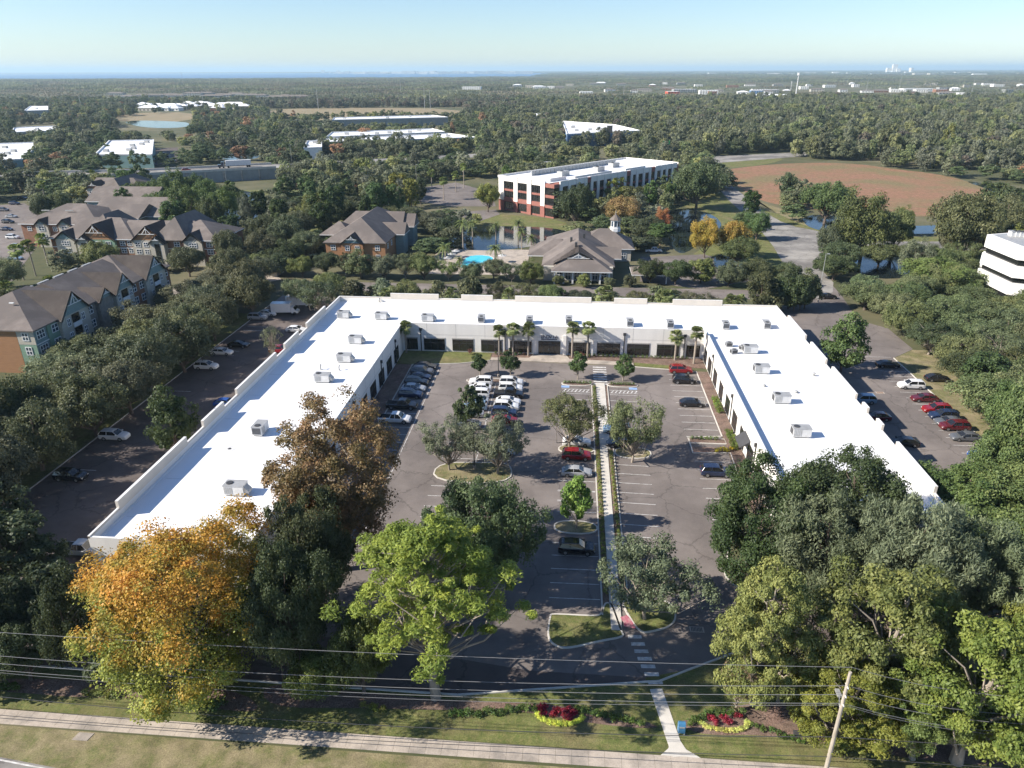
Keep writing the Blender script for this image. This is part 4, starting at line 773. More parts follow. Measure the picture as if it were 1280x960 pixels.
for a in (('suv',143,544,'white','white SUV standing alone in the left car park'),('sedan',277,439,'white','white sedan in the left car park beside the oak belt'),('suv',258,457,'white','white car half under the oaks in the left car park'),('sedan',298,430,'black','black car in shade behind the white sedan'),('suv',350,437,'red','red car at the left wing wall below the thin tree'),('sedan',370,411,'white','white sedan at the left wing wall beyond the red car'),('sedan',283,503,'blue','blue car peeping over the left wing parapet'),('suv',322,396,'silver','silver SUV by the white van at the far left car park'),('sedan',334,391,'white','white car beside the white box van'),('pickup',101,686,'silver','silver pickup at the front corner of the left wing'),('suv',88,594,'black','black car in deep oak shade of the left car park'),('sedan',48,562,'pale_blue','teal grey car under the oaks at the far left')): cp(*a)
for i,(px_,py_,k,c_) in enumerate(((16,296,'suv','white'),(20,307,'sedan','silver'),(8,286,'sedan','navy'),(10,277,'suv','black'),(19,322,'sedan','pale_blue'),(6,333,'suv','maroon'),(5,342,'sedan','white'),(4,262,'suv','grey'),(14,270,'sedan','silver'),(28,247,'sedan','black'),(18,254,'suv','navy'))):
    cp(k,px_,py_,c_,['white SUV','silver sedan','navy sedan','black SUV','pale blue sedan','maroon SUV','white sedan','grey SUV','small silver sedan','black sedan','dark navy SUV'][i]+' in the far left apartment car park',group='cars in the apartment car park')
cp('pickup',817,313,'white','white pickup parked right of the clubhouse'); cp('suv',368,311,'white','white car by the apartment carport'); 
for i,px_ in enumerate((268,275,282,289)): cp('sedan',205+i*4,192+i*3,'navy' if i%2 else 'black','dark car parked beside the white roofed warehouse',group='cars beside the warehouse')
# white box vans at the far left of the car park
def van(x,y,rz,label):
    o=thing('box_van',label,'van',(x,y,.02),rz); b=MB(); b.box(-3.4,1.6,-1.15,1.15,.8,3.1,'car_white'); b.build('cargo_box',o)
    b=MB(); loft(b,[[(1.65,-1.02,.5),(1.65,1.02,.5),(1.65,1.0,2.1),(1.65,-1.0,2.1)],[(2.3,-1.02,.5),(2.3,1.02,.5),(2.2,.95,2.05),(2.2,-.95,2.05)],[(2.9,-1,.5),(2.9,1,.5),(2.75,1,1.25),(2.75,-1,1.25)],[(3.4,-.9,.5),(3.4,.9,.5),(3.4,.88,1.05),(3.4,-.88,1.05)]],'car_white'); b.build('cab',o)
    b=MB(); b.add([(2.23,-.88,2.0),(2.23,.88,2.0),(2.78,.9,1.3),(2.78,-.9,1.3)],[(0,1,2,3),(3,2,1,0)],'glass'); b.build('windscreen',o)
    for sx_ in (-2.2,2.5):
        for sy_ in (-1,1): w=MB().tube((sx_,sy_*.85,.42),(sx_,sy_*1.12,.42),.42,.42,'tyre',12).build('wheel',o)
x,y=G(357,388,1.); van(x,y,.1,'white box van parked beneath the oaks at the far left'); x,y=G(375,379,1.); van(x,y,.1,'second white box van behind the first, far left car park')

# ------------------------------------------------------------------ poles, wires, street things
PYY=45.55
px0,pz0=PY(1030,985,PYY); px1,pz1=PY(1060,840,PYY); PX=(px0+px1)/2+.1; PX=PY(1045,912,PYY)[0]
o=thing('utility_pole','leaning pale utility pole standing by the sidewalk, lower right','utility pole',(PX,PYY,0))
MB().tube((0,0,-.3),(0,0,pz1),.21,.13,'wood_pole',10).build('pole',o)
b=MB(); b.path([(0,0,pz1-4.6),(-.0,.5,pz1-4.0),(.35,1.5,pz1-4.1)],.035,'metal_grey'); b.build('bracket',o); b=MB(); b.box(.2,.55,1.4,2.2,pz1-4.28,pz1-4.1,'metal_grey'); b.build('lamp_head',o)
WZ=[]   # wire heights at pole from photo: (y at left x=0, y at 640, y at pole, y at x=1280)
rows=[(790.5,823,834,849,.022),(820,853.5,857,871,.024),(829.5,864,868,882,.024),(838,873,879,893,.024),(841,878,881,897,.018),(0,0,0,0,0)]
for i,(yl,ym,yp,yr,r) in enumerate(rows[:5]):
    xp_px=1060-(yp-840)*.25; X0,Z0=PX,PY(xp_px,yp,PYY)[1]; Xl,Zl=PY(0,yl,PYY); Xm,Zm=PY(640,ym,PYY); Xr,Zr=PY(1280,yr,PYY)
    off=.0 if i==0 else (.25 if i%2 else -.25); Yw=PYY+off*0
    # parabola through three measured points, left span then straight on to the right
    A_=np.polyfit([Xl,Xm,X0],[Zl,Zm,Z0],2); xs=np.linspace(Xl-14,X0,22); pts=[(float(x),Yw,float(np.polyval(A_,x))) for x in xs]
    s_=(Zr-Z0)/(Xr-X0); pts2=[(float(x),Yw,float(Z0+(x-X0)*s_-.012*(x-X0)*(Xr+12-x))) for x in np.linspace(X0,Xr+12,10)]
    b=MB(); b.path(pts+pts2[1:],r,'wire',5); t=b.build('power_line',None); tag(t,'thin overhead wire, '+['topmost of the lines crossing the street front','second from the top','third from the top','fourth from the top','fifth from the top, close under the fourth'][i],'power line','overhead wires')
    if i in (1,2,3): 
        q=MB(); q.tube((0,-.35,Z0),(0,.02,Z0),.05,.07,'metal_white',8); q.tube((0,.02,Z0),(0,.3,Z0-.03),.07,.05,'metal_white',8); q.build('insulator',o)
for i,(yl,ym,yp,yr,r,lb) in enumerate(((903-8,914,921,936,.035,'thick dark cable low over the flower beds'),(912,934,946,962,.03,'lowest dark cable above the sidewalk'))):
    X0,Z0=PX,PY(1042,yp,PYY)[1]; Xl,Zl=PY(0,yl-(24 if i==0 else 18),PYY); Xm,Zm=PY(640,ym,PYY); Xr,Zr=PY(1280,yr,PYY); A_=np.polyfit([Xl,Xm,X0],[Zl,Zm,Z0],2)
    pts=[(float(x),PYY,float(np.polyval(A_,x))) for x in np.linspace(Xl-14,X0,22)]; s_=(Zr-Z0)/(Xr-X0); pts+=[(float(x),PYY,float(Z0+(x-X0)*s_)) for x in (Xr,Xr+12)]
    tag(MB().path(pts,r,'metal_dark',5).build('cable'),lb,'cable')
x,y=G(851,916); o=thing('letter_box','blue rounded letter box beside the front walkway','letter box',(x,y,.02))
b=MB(); loft(b,[[(-.32,-.3,.25),(-.32,.3,.25),(-.32,.3,1.05),(-.32,.2,1.3),(-.32,0,1.38),(-.32,-.2,1.3),(-.32,-.3,1.05)],[(.32,-.3,.25),(.32,.3,.25),(.32,.3,1.05),(.32,.2,1.3),(.32,0,1.38),(.32,-.2,1.3),(.32,-.3,1.05)]],'letterbox_blue'); b.build('body',o)
b=MB(); b.box(-.24,.24,-.325,-.3,.92,1.08,'metal_grey'); b.build('slot',o)
for a_ in (-.27,.27):
    for c_ in (-.25,.25): MB().box(a_-.04,a_+.04,c_-.04,c_+.04,0,.25,'metal_grey').build('leg',o)
x,y=G(104,921); o=tag(MB().prism([(x-.85,y-.42),(x+.65,y-.42),(x+.85,y+.42),(x-.65,y+.42)],0,.05,'concrete').build('utility_cover'),'pale concrete cover set in the grass verge, lower left','utility cover')
x,y=G(998,919); b=MB(); b.box(x-.45,x+.45,y-.25,y+.25,0,.3,'metal_dark'); b.box(x-.48,x+.48,y-.28,y+.28,.3,.34,'metal_dark'); tag(b.build('utility_box'),'small dark utility box in the mulch by the pole','utility box')
for px_,py_,lb in ((871,787,'rusty storm drain grate at the shaded front drive kerb'),(1100,491,'reddish storm drain grate in the right car park')):
    x,y=G(px_,py_); b=MB(); b.box(x-.8,x+.8,y-.45,y+.45,.0,.035,'concrete')
    for k in range(8): b.box(x-.62+k*.16,x-.54+k*.16,y-.32,y+.32,.035,.06,'metal_dark' if px_<900 else 'dirt_red')
    tag(b.build('storm_drain'),lb,'drain')
def lamp(x,y,H,label,group=None,arms=1,m='metal_dark'):
    o=thing('light_pole',label,'light pole',(x,y,0),0,group); MB().tube((0,0,.6),(0,0,H),.10,.06,m,8).build('pole',o); MB().tube((0,0,0),(0,0,.6),.26,.26,'concrete',10).build('base',o)
    for k in range(arms): s_=1 if k==0 else -1; b=MB(); b.box(*sorted((s_*.05,s_*.35)),-.03,.03,H-.12,H-.05,m); b.box(*sorted((s_*.35,s_*.95)),-.2,.2,H-.2,H-.02,m); b.build('lamp_head',o)
x,y=G(623,471); lamp(x,y,ztop(x,y,425),'tall dark light pole between the two small magnolias',arms=2); x,y=G(593,586); lamp(x,y,8.6,'dark light pole on the middle island among the airy trees',arms=2)
x,y=G(888,500); 
for bx,by,yt,lb in ((1022,378,318,'light pole at the road bend behind the right wing'),(521,232,205,'light pole in the car park beyond the apartments, left one'),(576,216,197,'light pole beside the island in the far office car park'),(284,232,196,'street lamp on the elevated highway'),(189,262,240,'light pole between the left apartment blocks'),(631,260,238,'light pole left of the red office'),(929,285,262,'thin lamp at the lawn by the bending road'),(915,181,150,'lamp pole before the far right woods, left one'),(998,178,152,'lamp pole before the far right woods, middle one'),(312,194,182,'lamp pole by the far pond'),(366,212,180,'tall lamp pole left of the long warehouse')):
    x,y=G(bx,by); lamp(x,y,max(6,ztop(x,y,yt)),lb,'light poles in the distance',1,'metal_grey')
# road signs over the far road
for px_,py_,w_,h_,m_,lb in ((682,205,7,3,'metal_white','pale back of a road sign gantry before the blue warehouse'),(833,178,5,2.6,'sign_green','green road sign near the far right woods'),(1022,167,7,4.5,'metal_white','white billboard back in front of the far right woods')):
    x,y=G(px_,py_,7); o=thing('road_sign',lb,'sign',(x,y,0)); MB().box(-w_/2,w_/2,-.1,.1,7-h_/2,7+h_/2,m_).build('panel',o)
    for s_ in (-1,1): MB().tube((s_*w_*.4,.2,0),(s_*w_*.4,.2,7+h_/2),.15,.15,'metal_grey',6).build('post',o)
# ------------------------------------------------------------------ other buildings
def place(o,x,y,rz=0): o.location=(x,y,0); o.rotation_euler=(0,0,rz)
def hip(b,x0,x1,y0,y1,ze,zr,m='shingle',ov=.6,ends=(1,1),axis='x'):
    """hipped (ends=1) or gabled (ends=0) roof with thickness over a rectangle, ridge along axis"""
    if axis=='y':
        bb=MB(); hip(bb,y0,y1,x0,x1,ze,zr,m,ov,ends,'x'); b.add([(y,x,z) for x,y,z in bb.v],[f[::-1] for f in bb.f],m); return
    x0-=ov;x1+=ov;y0-=ov;y1+=ov; yc=(y0+y1)/2; h=(y1-y0)/2; a=x0+h*ends[0]*.95; c=x1-h*ends[1]*.95
    if a>c: a=c=(a+c)/2
    v=[(x0,y0,ze),(x1,y0,ze),(x1,y1,ze),(x0,y1,ze),(a,yc,zr),(c,yc,zr)]
    b.add(v+[(x0,y0,ze-.25),(x1,y0,ze-.25),(x1,y1,ze-.25),(x0,y1,ze-.25)],[(0,1,5,4),(2,3,4,5),(3,0,4),(1,2,5),(9,8,7,6)],m)
    o=len(b.v)-10
    for p,q in ((0,1),(1,2),(2,3),(3,0)): b.f.append([o+p,o+p+6,o+q+6,o+q][::-1]); b.m.append(b.mi('trim_white'))
def win(parent,side,c,u,z,w_,h_,m='trim_white',gl='glass_blue',nm=2,d=.08):
    """window on side '-y','+x' ... : frame mesh and pane sub-part"""
    s={'-y':('y',-1),'+y':('y',1),'-x':('x',-1),'+x':('x',1)}[side]; return glazing(parent,'window',s[0],c,u-w_/2,u+w_/2,z,z+h_,s[1],nm,m,gl,.14,z+h_/2)
def gable(par,side,c,u0,u1,z0,ze,zp,depth,wm,roofm='shingle',infill=None,proj=1.,truss=True):
    """projecting cross gable on a facade: wall bay + gable wall + little roof"""
    um=(u0+u1)/2; s=-1 if side=='-y' else 1
    def T(u,d,z): return (u,c-d,z) if side=='-y' else (c+d,u,z)
    b=MB(); q=[T(u0,0,z0),T(u1,0,z0),T(u1,proj,z0),T(u0,proj,z0),T(u0,0,ze),T(u1,0,ze),T(u1,proj,ze),T(u0,proj,ze)]
    b.add(q,[(3,2,6,7),(0,3,7,4),(2,1,5,6)],wm); b.build('bay_wall',par)
    b=MB(); b.add([T(u0,proj+.01,ze),T(u1,proj+.01,ze),T(um,proj+.01,zp),T(u0,-.3,ze),T(u1,-.3,ze),T(um,-.3,zp)],[(0,1,2),(3,5,4),(0,3,4,1)],infill or wm); b.build('gable_wall',par)
    b=MB(); e=.55
    sl=(zp-ze)/(um-u0)
    b.add([T(u0-e,proj+e,ze-e*sl+.1),T(um,proj+e,zp+.1),T(um,-depth,zp+.1),T(u0-e,-depth,ze-e*sl+.1),T(u1+e,proj+e,ze-e*sl+.1),T(u1+e,-depth,ze-e*sl+.1)],[(0,1,2,3),(1,4,5,2),(3,2,1,0),(2,5,4,1)],roofm); b.build('gable_roof',par)
    b=MB(); d=proj+e+.03
    for ua in (u0-e,u1+e):
        p0=T(ua,d,ze-e*sl-.02); p1=T(um,d,zp-.02); b.add([p0,(p0[0],p0[1],p0[2]-.4),(p1[0],p1[1],p1[2]-.4),p1],[(0,1,2,3),(3,2,1,0)],'trim_white')
    if truss:
        zt=ze+(zp-ze)*.45; 
        for (ua,za),(ub,zb) in (((um-(zp-zt)/sl*.9,zt),(um+(zp-zt)/sl*.9,zt)),((um,zt),(um,zp-.3)),((um-(zp-zt)/sl*.5,zt),(um,zp-.7)),((um+(zp-zt)/sl*.5,zt),(um,zp-.7))): b.tube(T(ua,d,za),T(ub,d,zb),.1,.1,'trim_white',4)
    b.build('bargeboard',par)
# apartment A : long three storey block, facade towards the car park
AX0,AX1,AY0,AY1=-129.,-108.2,127.8,180.
o=thing('apartment_building','long three storey apartment block with brown hip roofs nearest the left car park','apartment building',(0,0,0))
b=MB(); b.box(AX0,AX1,AY0,AY1,0,9.6,'siding_teal'); b.build('wall',o)
b=MB(); b.box(AX0+.5,AX1-3.8,AY0-.05,AY0-.005,.0,9.3,'siding_orange'); b.build('side_cladding',o)
b=MB(); b.box(AX1-3.7,AX1+.0,AY0-.07,AY0-.012,6.4,9.3,'siding_cream'); b.box(AX1-3.7,AX1,AY0-.07,AY0-.012,0,6.3,'siding_green'); b.build('corner_cladding',o)
for z in (1.,4.1,7.2): win(o,'-y',AY0-.075,AX1-1.9,z,1.4,1.8)
b=MB(); hip(b,AX0,AX1,AY0,AY0+24,9.6,14.6,axis='y'); hip(b,AX0+1.5,AX1-.8,AY0+19,AY1-12,9.62,14.0,axis='y',ends=(0,0)); hip(b,AX0,AX1,AY1-17,AY1,9.6,14.3,axis='y'); b.build('roof',o)
for yc,wm,inf,w_,zp,dp in ((139.5,'siding_cream','siding_teal',9.4,14.3,10),(150.5,'stone_grey','siding_teal',5,11.9,5),(158,'siding_cream','siding_teal',7,13.4,9.5),(172,'siding_cream','siding_teal',9.4,14.2,10)): gable(o,'+x',AX1,yc-w_/2,yc+w_/2,0,9.6,zp,dp,wm,infill=inf)
b=MB(); 
for y0,y1,m_ in ((131.5,135.8,'siding_green'),(143.2,147.8,'stone_grey'),(161.2,168.3,'brick_brown'),(175.7,179.7,'brick_brown')): b.box(AX1,AX1+.25,y0,y1,0,9.5,m_)
b.box(AX1,AX1+.1,AY0,AY1,3.1,3.3,'trim_white'); b.box(AX1,AX1+.1,AY0,AY1,6.2,6.4,'trim_white'); b.build('facade_panel',o)
for yc in (129.6,133.6,145.5,154.3,163,166.5,177.7):
    for z in (1.,4.1,7.2): win(o,'+x',AX1+(.27 if yc not in (129.6,154.3) else .02),yc,z,2.0 if yc not in (129.6,) else 2.4,1.8,nm=2 if yc!=129.6 else 3)
for yc in (139.5,158,172):
    for z in (1.,4.2,7.2):
        b=MB(); b.box(AX1+1.01,AX1+1.12,yc-1.2,yc+1.2,z-.6,z+2.2,'glass'); b.build('balcony_opening',o); b=MB(); b.box(AX1+1.12,AX1+1.3,yc-1.35,yc+1.35,z-.6,z+.35,'trim_white'); b.build('balcony_rail',o)
        for s_ in (-1,1): win(o,'+x',AX1+1.02,yc+s_*2.4,z,1.2,1.7,nm=2)
b=MB()
for k in range(5): b.box(-119.5,-118.9,141+k*5.2,144.3+k*5.2,13.65+.0,13.95,'metal_grey')
for x,y,z in ((-123,131,12.6),(-121.6,131,12.6),(-116,133.6,13.2)): b.box(x-.5,x+.5,y-.15,y+.15,z,z+.2,'trim_white')
b.build('ridge_vent',o)
# apartment B
o=thing('apartment_building','brick and green apartment block with two orange gables, left middle distance','apartment building')
b=MB(); b.box(-168.3,-112.5,217,236,0,8.2,'brick_brown'); b.build('wall',o)
b=MB(); hip(b,-168.3,-140,217,236,8.2,13.2); hip(b,-146,-124,218.,235,8.22,12.4,ends=(0,0)); hip(b,-131,-112.5,217,236,8.2,12.8); hip(b,-133,-122,216.5,240,8.3,14.6,axis='y'); hip(b,-160,-150,222,240,8.3,14.2,axis='y'); b.build('roof',o)
F1=216.99
for u0,u1,ze,zp,wm,inf,tr_ in ((-166,-159.5,8.1,10.6,'siding_cream','siding_teal',0),(-157.8,-146,8.1,13.,'siding_green','siding_orange',1),(-140,-129,8.1,12.6,'siding_cream','siding_orange',1),(-123,-117,8.1,10.6,'siding_cream','stone_grey',0)): gable(o,'-y',217,u0,u1,0,ze,zp,9.5,wm,infill=inf,truss=bool(tr_))
gable(o,'-y',215.7,-158.,-153.3,0,7.6,9.6,2,'siding_cream',infill='siding_cream',proj=.9); gable(o,'-y',215.7,-133.5,-129,0,7.6,9.6,2,'siding_cream',infill='siding_cream',proj=.9)
b=MB(); b.box(-156.6,-154.8,214.72,214.8,0,7.2,'glass'); b.box(-132.1,-130.4,214.72,214.8,0,7.2,'glass'); b.build('stair_opening',o)
for u,w_,n_,c_ in ((-162.7,2.6,3,215.98),(-158.9,1.4,2,F1),(-151.5,1.8,2,215.98),(-148.2,1.8,2,215.98),(-144,1.8,2,F1),(-141.6,1.6,2,F1),(-138.3,1.8,2,215.98),(-135.6,1.6,2,215.98),(-125.8,1.9,2,F1),(-120,2.6,3,215.98),(-115,2.,2,F1)):
    for z in (.9,3.6,5.9)[(1 if c_>217 else 1):]: win(o,'-y',c_,u,z,w_,1.6,nm=n_)
b=MB(); b.box(-168.4,-112.4,216.9,216.98,5.2,5.4,'trim_white'); b.build('string_course',o)
# apartment C
o=thing('apartment_building','brown roofed brick apartment block behind the gabled one at far left','apartment building')
b=MB(); b.box(-195,-166,238.8,262,0,8.2,'brick_brown'); b.box(-179,-150,255,275,0,8.2,'siding_teal'); b.build('wall',o)
b=MB(); hip(b,-195,-166,238.8,262,8.2,13.4); hip(b,-178.9,-150,255,275,8.22,13.6,ends=(0,0)); hip(b,-176,-158,250,266,8.3,12.2,ends=(0,0),m='shingle'); b.build('roof',o)
for u0,u1 in ((-189,-184.5),(-180.5,-176)): gable(o,'-y',238.8,u0,u1,0,8.1,10,4,'siding_cream',infill='siding_teal',truss=False,proj=.8)
for u in (-186.8,-178.2):
    for z in (2.9,5.8): win(o,'-y',237.95,u,z,2.2,1.8,nm=2)
for u in (-192,-182.4,-171): win(o,'-y',238.78,u,5.6,1.6,1.6)
for k in range(2): MB().box(-190.5+k*9,-187.5+k*9,244.8,245.1,11.6,11.9,'metal_grey').build('ridge_vent',o)
# further apartments
o=thing('apartment_building','far apartment block with pinkish gables below the highway','apartment building')
b=MB(); b.box(-222,-196,318,336,0,7.5,'siding_cream'); b.build('wall',o); b=MB(); hip(b,-222,-196,318,336,7.5,12,ends=(0,1)); hip(b,-214,-202,312,340,8.4,13,axis='y',ends=(1,1),m='shingle_light'); b.build('roof',o)
gable(o,'-y',318,-222,-215,0,8.4,11.5,6,'siding_cream',infill='brick_brown'); gable(o,'-y',318,-212,-205,0,8.4,11.5,6,'siding_cream',infill='brick_brown')
for u in (-220,-217,-210,-207): win(o,'-y',316.98,u,5.4,1.6,1.8)
o=thing('apartment_building','long dark roofed block right behind the left apartments','apartment building')
b=MB(); b.box(-200,-172,284,302,0,8.4,'siding_teal'); b.build('wall',o); b=MB(); hip(b,-200,-172,284,302,8.4,13.2,ends=(0,0)); b.build('roof',o)
for u in (-196,-190,-184,-178): win(o,'-y',283.98,u,5.4,1.6,1.8)
# apartment E (single block in the middle) 
o=thing('apartment_building','orange brick block with big hip roof left of the pool','apartment building')
b=MB(); b.box(-79.,-59.5,222.5,262,0,7.,'siding_orange'); b.build('wall',o)
b=MB(); hip(b,-79,-59.5,222.5,262,7.,13.2,axis='y'); hip(b,-84,-74,234,244,7.0,10.5,ends=(1,1)); hip(b,-82,-60,248,258,7.02,11.5,ends=(1,0)); hip(b,-70,-56.5,236,243,7.02,10.3,ends=(1,0)); hip(b,-70,-56,249,257,7.03,10.8,ends=(1,0)); b.build('roof',o)
gable(o,'-y',222.5,-73.5,-66.5,0,6.9,9.6,5,'siding_orange',infill='siding_teal',truss=True,proj=.8)
MB().box(-59.4,-56.6,236.5,242.5,0,7,'siding_teal').build('wing_wall',o); MB().box(-59.4,-56.1,249.5,256.5,0,7,'siding_teal').build('wing_wall',o)
for u in (-71.6,-68.4,-62.): 
    for z in (1.4,4.4): win(o,'-y',221.68 if u<-65 else 222.48,u,z,1.5,1.7)
for u in (-76.5,): win(o,'-y',222.48,u,4.4,1.6,1.7)
for y in (226,231,246,260): win(o,'+x',-59.48,y,4.4,1.6,1.7)
b=MB(); 
for x,y,z in ((-73,229,10.2),(-71,229,10.2),(-67.5,229,10.2),(-65.5,229,10.2)): b.box(x-.7,x+.7,y-.15,y+.15,z,z+.2,'trim_white')
b.build('ridge_vent',o)
# clubhouse
o=thing('clubhouse','low clubhouse with spreading brown roof and white cupola','clubhouse')
b=MB(); b.box(-8,12.5,207,247,0,4.2,'siding_cream'); b.box(12,19.5,232,246,0,4.2,'siding_cream'); b.build('wall',o)
b=MB(); hip(b,-8,12.5,209,247,4.2,9.6,axis='y'); hip(b,2,20,232,247,4.22,9.2,ends=(1,1)); hip(b,-13,4,222,238,4.0,7.6,ends=(1,1)); hip(b,-5,11.5,203.5,214,3.9,6.6,ends=(1,1),m='shingle'); hip(b,8,15,219,225,4.1,7.,ends=(0,0)); b.build('roof',o)
gable(o,'-y',209,-4.5,9,3,5.2,8.4,7,'siding_cream',infill='trim_white',truss=True,proj=.5)
for k in range(7): x=-4.6+k*2.65; MB().box(x-.25,x+.25,203.9,204.4,0,3.8,'trim_white').build('column',o)
for k in range(6): win(o,'-y',206.98,-3.3+k*2.65,.4,1.7,2.9,nm=2)
for y in (210,214,228): win(o,'+x',12.52,y,1,1.8,1.9)
for u in (14.3,17.2): win(o,'-y',231.98,u,1,1.6,1.9)
cu=MB(); cx,cyy=14.4,240.; oct_=lambda r:[(cx+r*cos(pi/8+k*pi/4),cyy+r*sin(pi/8+k*pi/4)) for k in range(8)]
cu.prism(oct_(1.9),8.2,9.4,'trim_white'); cu.prism(oct_(1.6),9.4,12,'trim_white'); c_=cu.build('cupola',o)
b=MB(); p=oct_(2.1); b.add([(*q,12.) for q in p]+[(cx,cyy,14.)],[(k,(k+1)%8,8) for k in range(8)]+[tuple(range(8))[::-1]],'shingle_light'); b.tube((cx,cyy,13.9),(cx,cyy,15),.06,.03,'trim_white',5); b.build('cupola_roof',c_)
b=MB()
for k in range(8): a=k*pi/4; ux,uy=cos(a),sin(a); vx,vy=-uy,ux; r=1.6*cos(pi/8)+.02; b.add([(cx+ux*r+vx*s_*.4,cyy+uy*r+vy*s_*.4,z) for s_,z in ((-1,9.9),(1,9.9),(1,11.6),(-1,11.6))],[(0,1,2,3)],'glass_blue')
b.build('cupola_window',c_)
for x,y,z in ((1.5,216,8),(0,222,8.2),(4,226,8.6)): MB().box(x-.35,x+.35,y-.35,y+.35,z,z+1.6,'metal_dark').build('chimney',o)
# pool
x0,x1,y0,y1=-44,-20,214,243
b=MB(); b.sheet([(-46,212),(-14,212),(-14,246),(-46,246)],.05,'concrete'); tag(b.build('pool_deck',kind='structure'),'pale concrete deck round the pool','deck')
o=thing('swimming_pool','bright turquoise swimming pool between the orange block and clubhouse','swimming pool'); pp=smoothpoly(pxpoly([(574,333),(582,321),(600,319),(616,321),(618,327),(604,330),(598,336),(578,337)]),1)
MB().sheet(pp,.16,'pool_water').build('water',o); b=MB(); b.ribbon(pp,.5,.05,.20,'concrete_light',True); b.build('coping',o)
for i,(px_,py_) in enumerate(((565,326),(570,322),(560,331),(628,328))):
    x,y=G(px_,py_); o=thing('parasol','white parasol on the pool deck','parasol',(x,y,.05),0,'white parasols on the pool deck'); MB().tube((0,0,0),(0,0,2.6),.04,.04,'metal_grey',6).build('pole',o); b=MB(); b.add([(1.5*cos(k*pi/4),1.5*sin(k*pi/4),2.2) for k in range(8)]+[(0,0,2.8)],[(k,(k+1)%8,8) for k in range(8)]+[(8,(k+1)%8,k) for k in range(8)],'trim_white'); b.build('canopy',o)
b=MB(); xx,yy=G(700,305); 
o=thing('pavilion','small grey roofed carport right of the clubhouse','carport'); x,y=G(812,340,2.5); b=MB(); hip(b,x-5,x+5,y-4,y+4,2.8,4.4,'shingle_light'); b.build('roof',o)
for dx in (-4.6,4.6):
    for dy in (-3.6,3.6): MB().box(x+dx-.15,x+dx+.15,y+dy-.15,y+dy+.15,0,2.8,'trim_white').build('post',o)
o=thing('carport','long dark roofed carport beside the left lane','carport'); x,y=G(345,322,3); b=MB(); hip(b,x-5,x+5,y-12,y+12,3.2,4.6,axis='y',ends=(0,0)); b.build('roof',o); b=MB(); b.box(x-4.6,x+4.6,y-11.6,y+11.6,0,3.15,'siding_cream'); b.build('wall',o)
for k in range(6): MB().box(x+4.6,x+4.66,y-10.5+k*3.7,y-7.8+k*3.7,.1,2.6,'wall_joint').build('garage_door',o)
# red and white office: local frame u = long side, v = short side
ox,oy=-7.7,303.5; AN=RAD(50.5)
o=thing('office_building','three storey office with white piers over a red brick base','office building',(ox,oy,0),AN)
Lu,Lv,HZ=95.,33.,15.
b=MB(); b.box(3.2,Lu,.35,Lv-.0,0,HZ-.9,'brick_red'); b.box(.35,3.2,3.,Lv-.0,0,HZ-.9,'brick_red'); b.build('wall',o)
b=MB(); b.box(.6,Lu-.5,3.2,Lv-.5,HZ-.85,HZ-.8,'roof_white'); b.build('roof',o)
def pier(parent,x0,x1,y0,y1,z0=0): 
    b=MB(); b.box(x0,x1,y0,y1,max(z0,4.6),HZ,'wall_white'); b.box(x0-.02,x1+.02,y0-.02,y1+.02,z0,4.6,'brick_red'); b.build('pier',parent)
# short facade (v direction) faces -u
for v0,v1 in ((5.2,7.6),(13,15.4),(21,23.4),(29.5,32.6)): pier(o,-.25,.35,v0,v1)
for v0,v1 in ((7.6,13),(15.4,21),(23.4,29.5)):
    for z0,z1 in ((.8,3.9),(6.0,8.6),(9.6,12.6)): glazing(o,'window','x',.34,v0+.15,v1-.15,z0,z1,-1,4,'metal_dark','glass',.1)
    b=MB(); b.box(.0,.32,v0,v1,12.8,HZ,'wall_white'); b.box(.0,.32,v0,v1,4.1,5.8,'brick_red'); b.box(.05,.32,v0,v1,8.7,9.5,'brick_red'); b.build('spandrel',o)
# glazed corner
for z0,z1 in ((.6,4),(5.2,8.2),(9.4,12.4)):
    b=MB(); b.box(.1,3.3,.2,5.2,z0,z1,'glass'); b.build('corner_glazing',o)
b=MB(); 
for z0,z1 in ((0,.6),(4,5.2),(8.2,9.4),(12.4,13.9)): b.box(0,3.3,.1,5.3,z0,z1,'brick_red')
b.build('corner_spandrel',o)
# long facade faces -v
us=[3.6]; 
def pier2(u0,u1): 
    b=MB(); b.box(u0,u1,-.25,.35,4.6,HZ,'wall_white'); b.box(u0-.02,u1+.02,-.27,.36,0,4.6,'brick_red'); b.build('pier',o)
u=3.5; seq=[5.5,5.5,5.5,4.2,4.6,5,5,5,5,5,4.5,5.5,5,5,5,4.5,5,5]; 
for i,wd in enumerate(seq):
    pier2(u,u+1.6); 
    if u+wd>Lu: break
    red=i in (3,9,13)
    for z0,z1 in ((.8,4),(5.4,8.6),(9.6,12.4)): glazing(o,'window','y',.34,u+1.7,u+wd-.1,z0,z1,-1,2,'metal_dark','glass',.1)
    b=MB(); b.box(u+1.6,u+wd,.0,.32,12.6,HZ if not red else HZ-.4,'wall_white' if not red else 'brick_red'); b.build('fascia',o); MB().box(u+1.6,u+wd,.1,.32,8.7,9.5,'brick_red').build('spandrel',o); u+=wd
b=MB(); b.box(-.3,Lu,Lv-.3,Lv+.05,HZ-1,HZ,'wall_white'); b.box(Lu-.3,Lu+.05,.4,Lv,HZ-1,HZ,'wall_white'); b.box(14,40,.6,.9,HZ+.003,HZ+.9,'wall_white'); b.box(3.4,14,5.4,5.7,HZ-.8,HZ+.6,'wall_white'); b.box(50,66,.4,.7,HZ+.003,HZ+.8,'wall_white'); b.build('parapet',o)
b=MB(); 
for k in range(24): b.box(12+k*2.6,12+k*2.6+2.4,Lv-9,Lv-8.8,HZ-.8,HZ+1.3,'metal_grey')
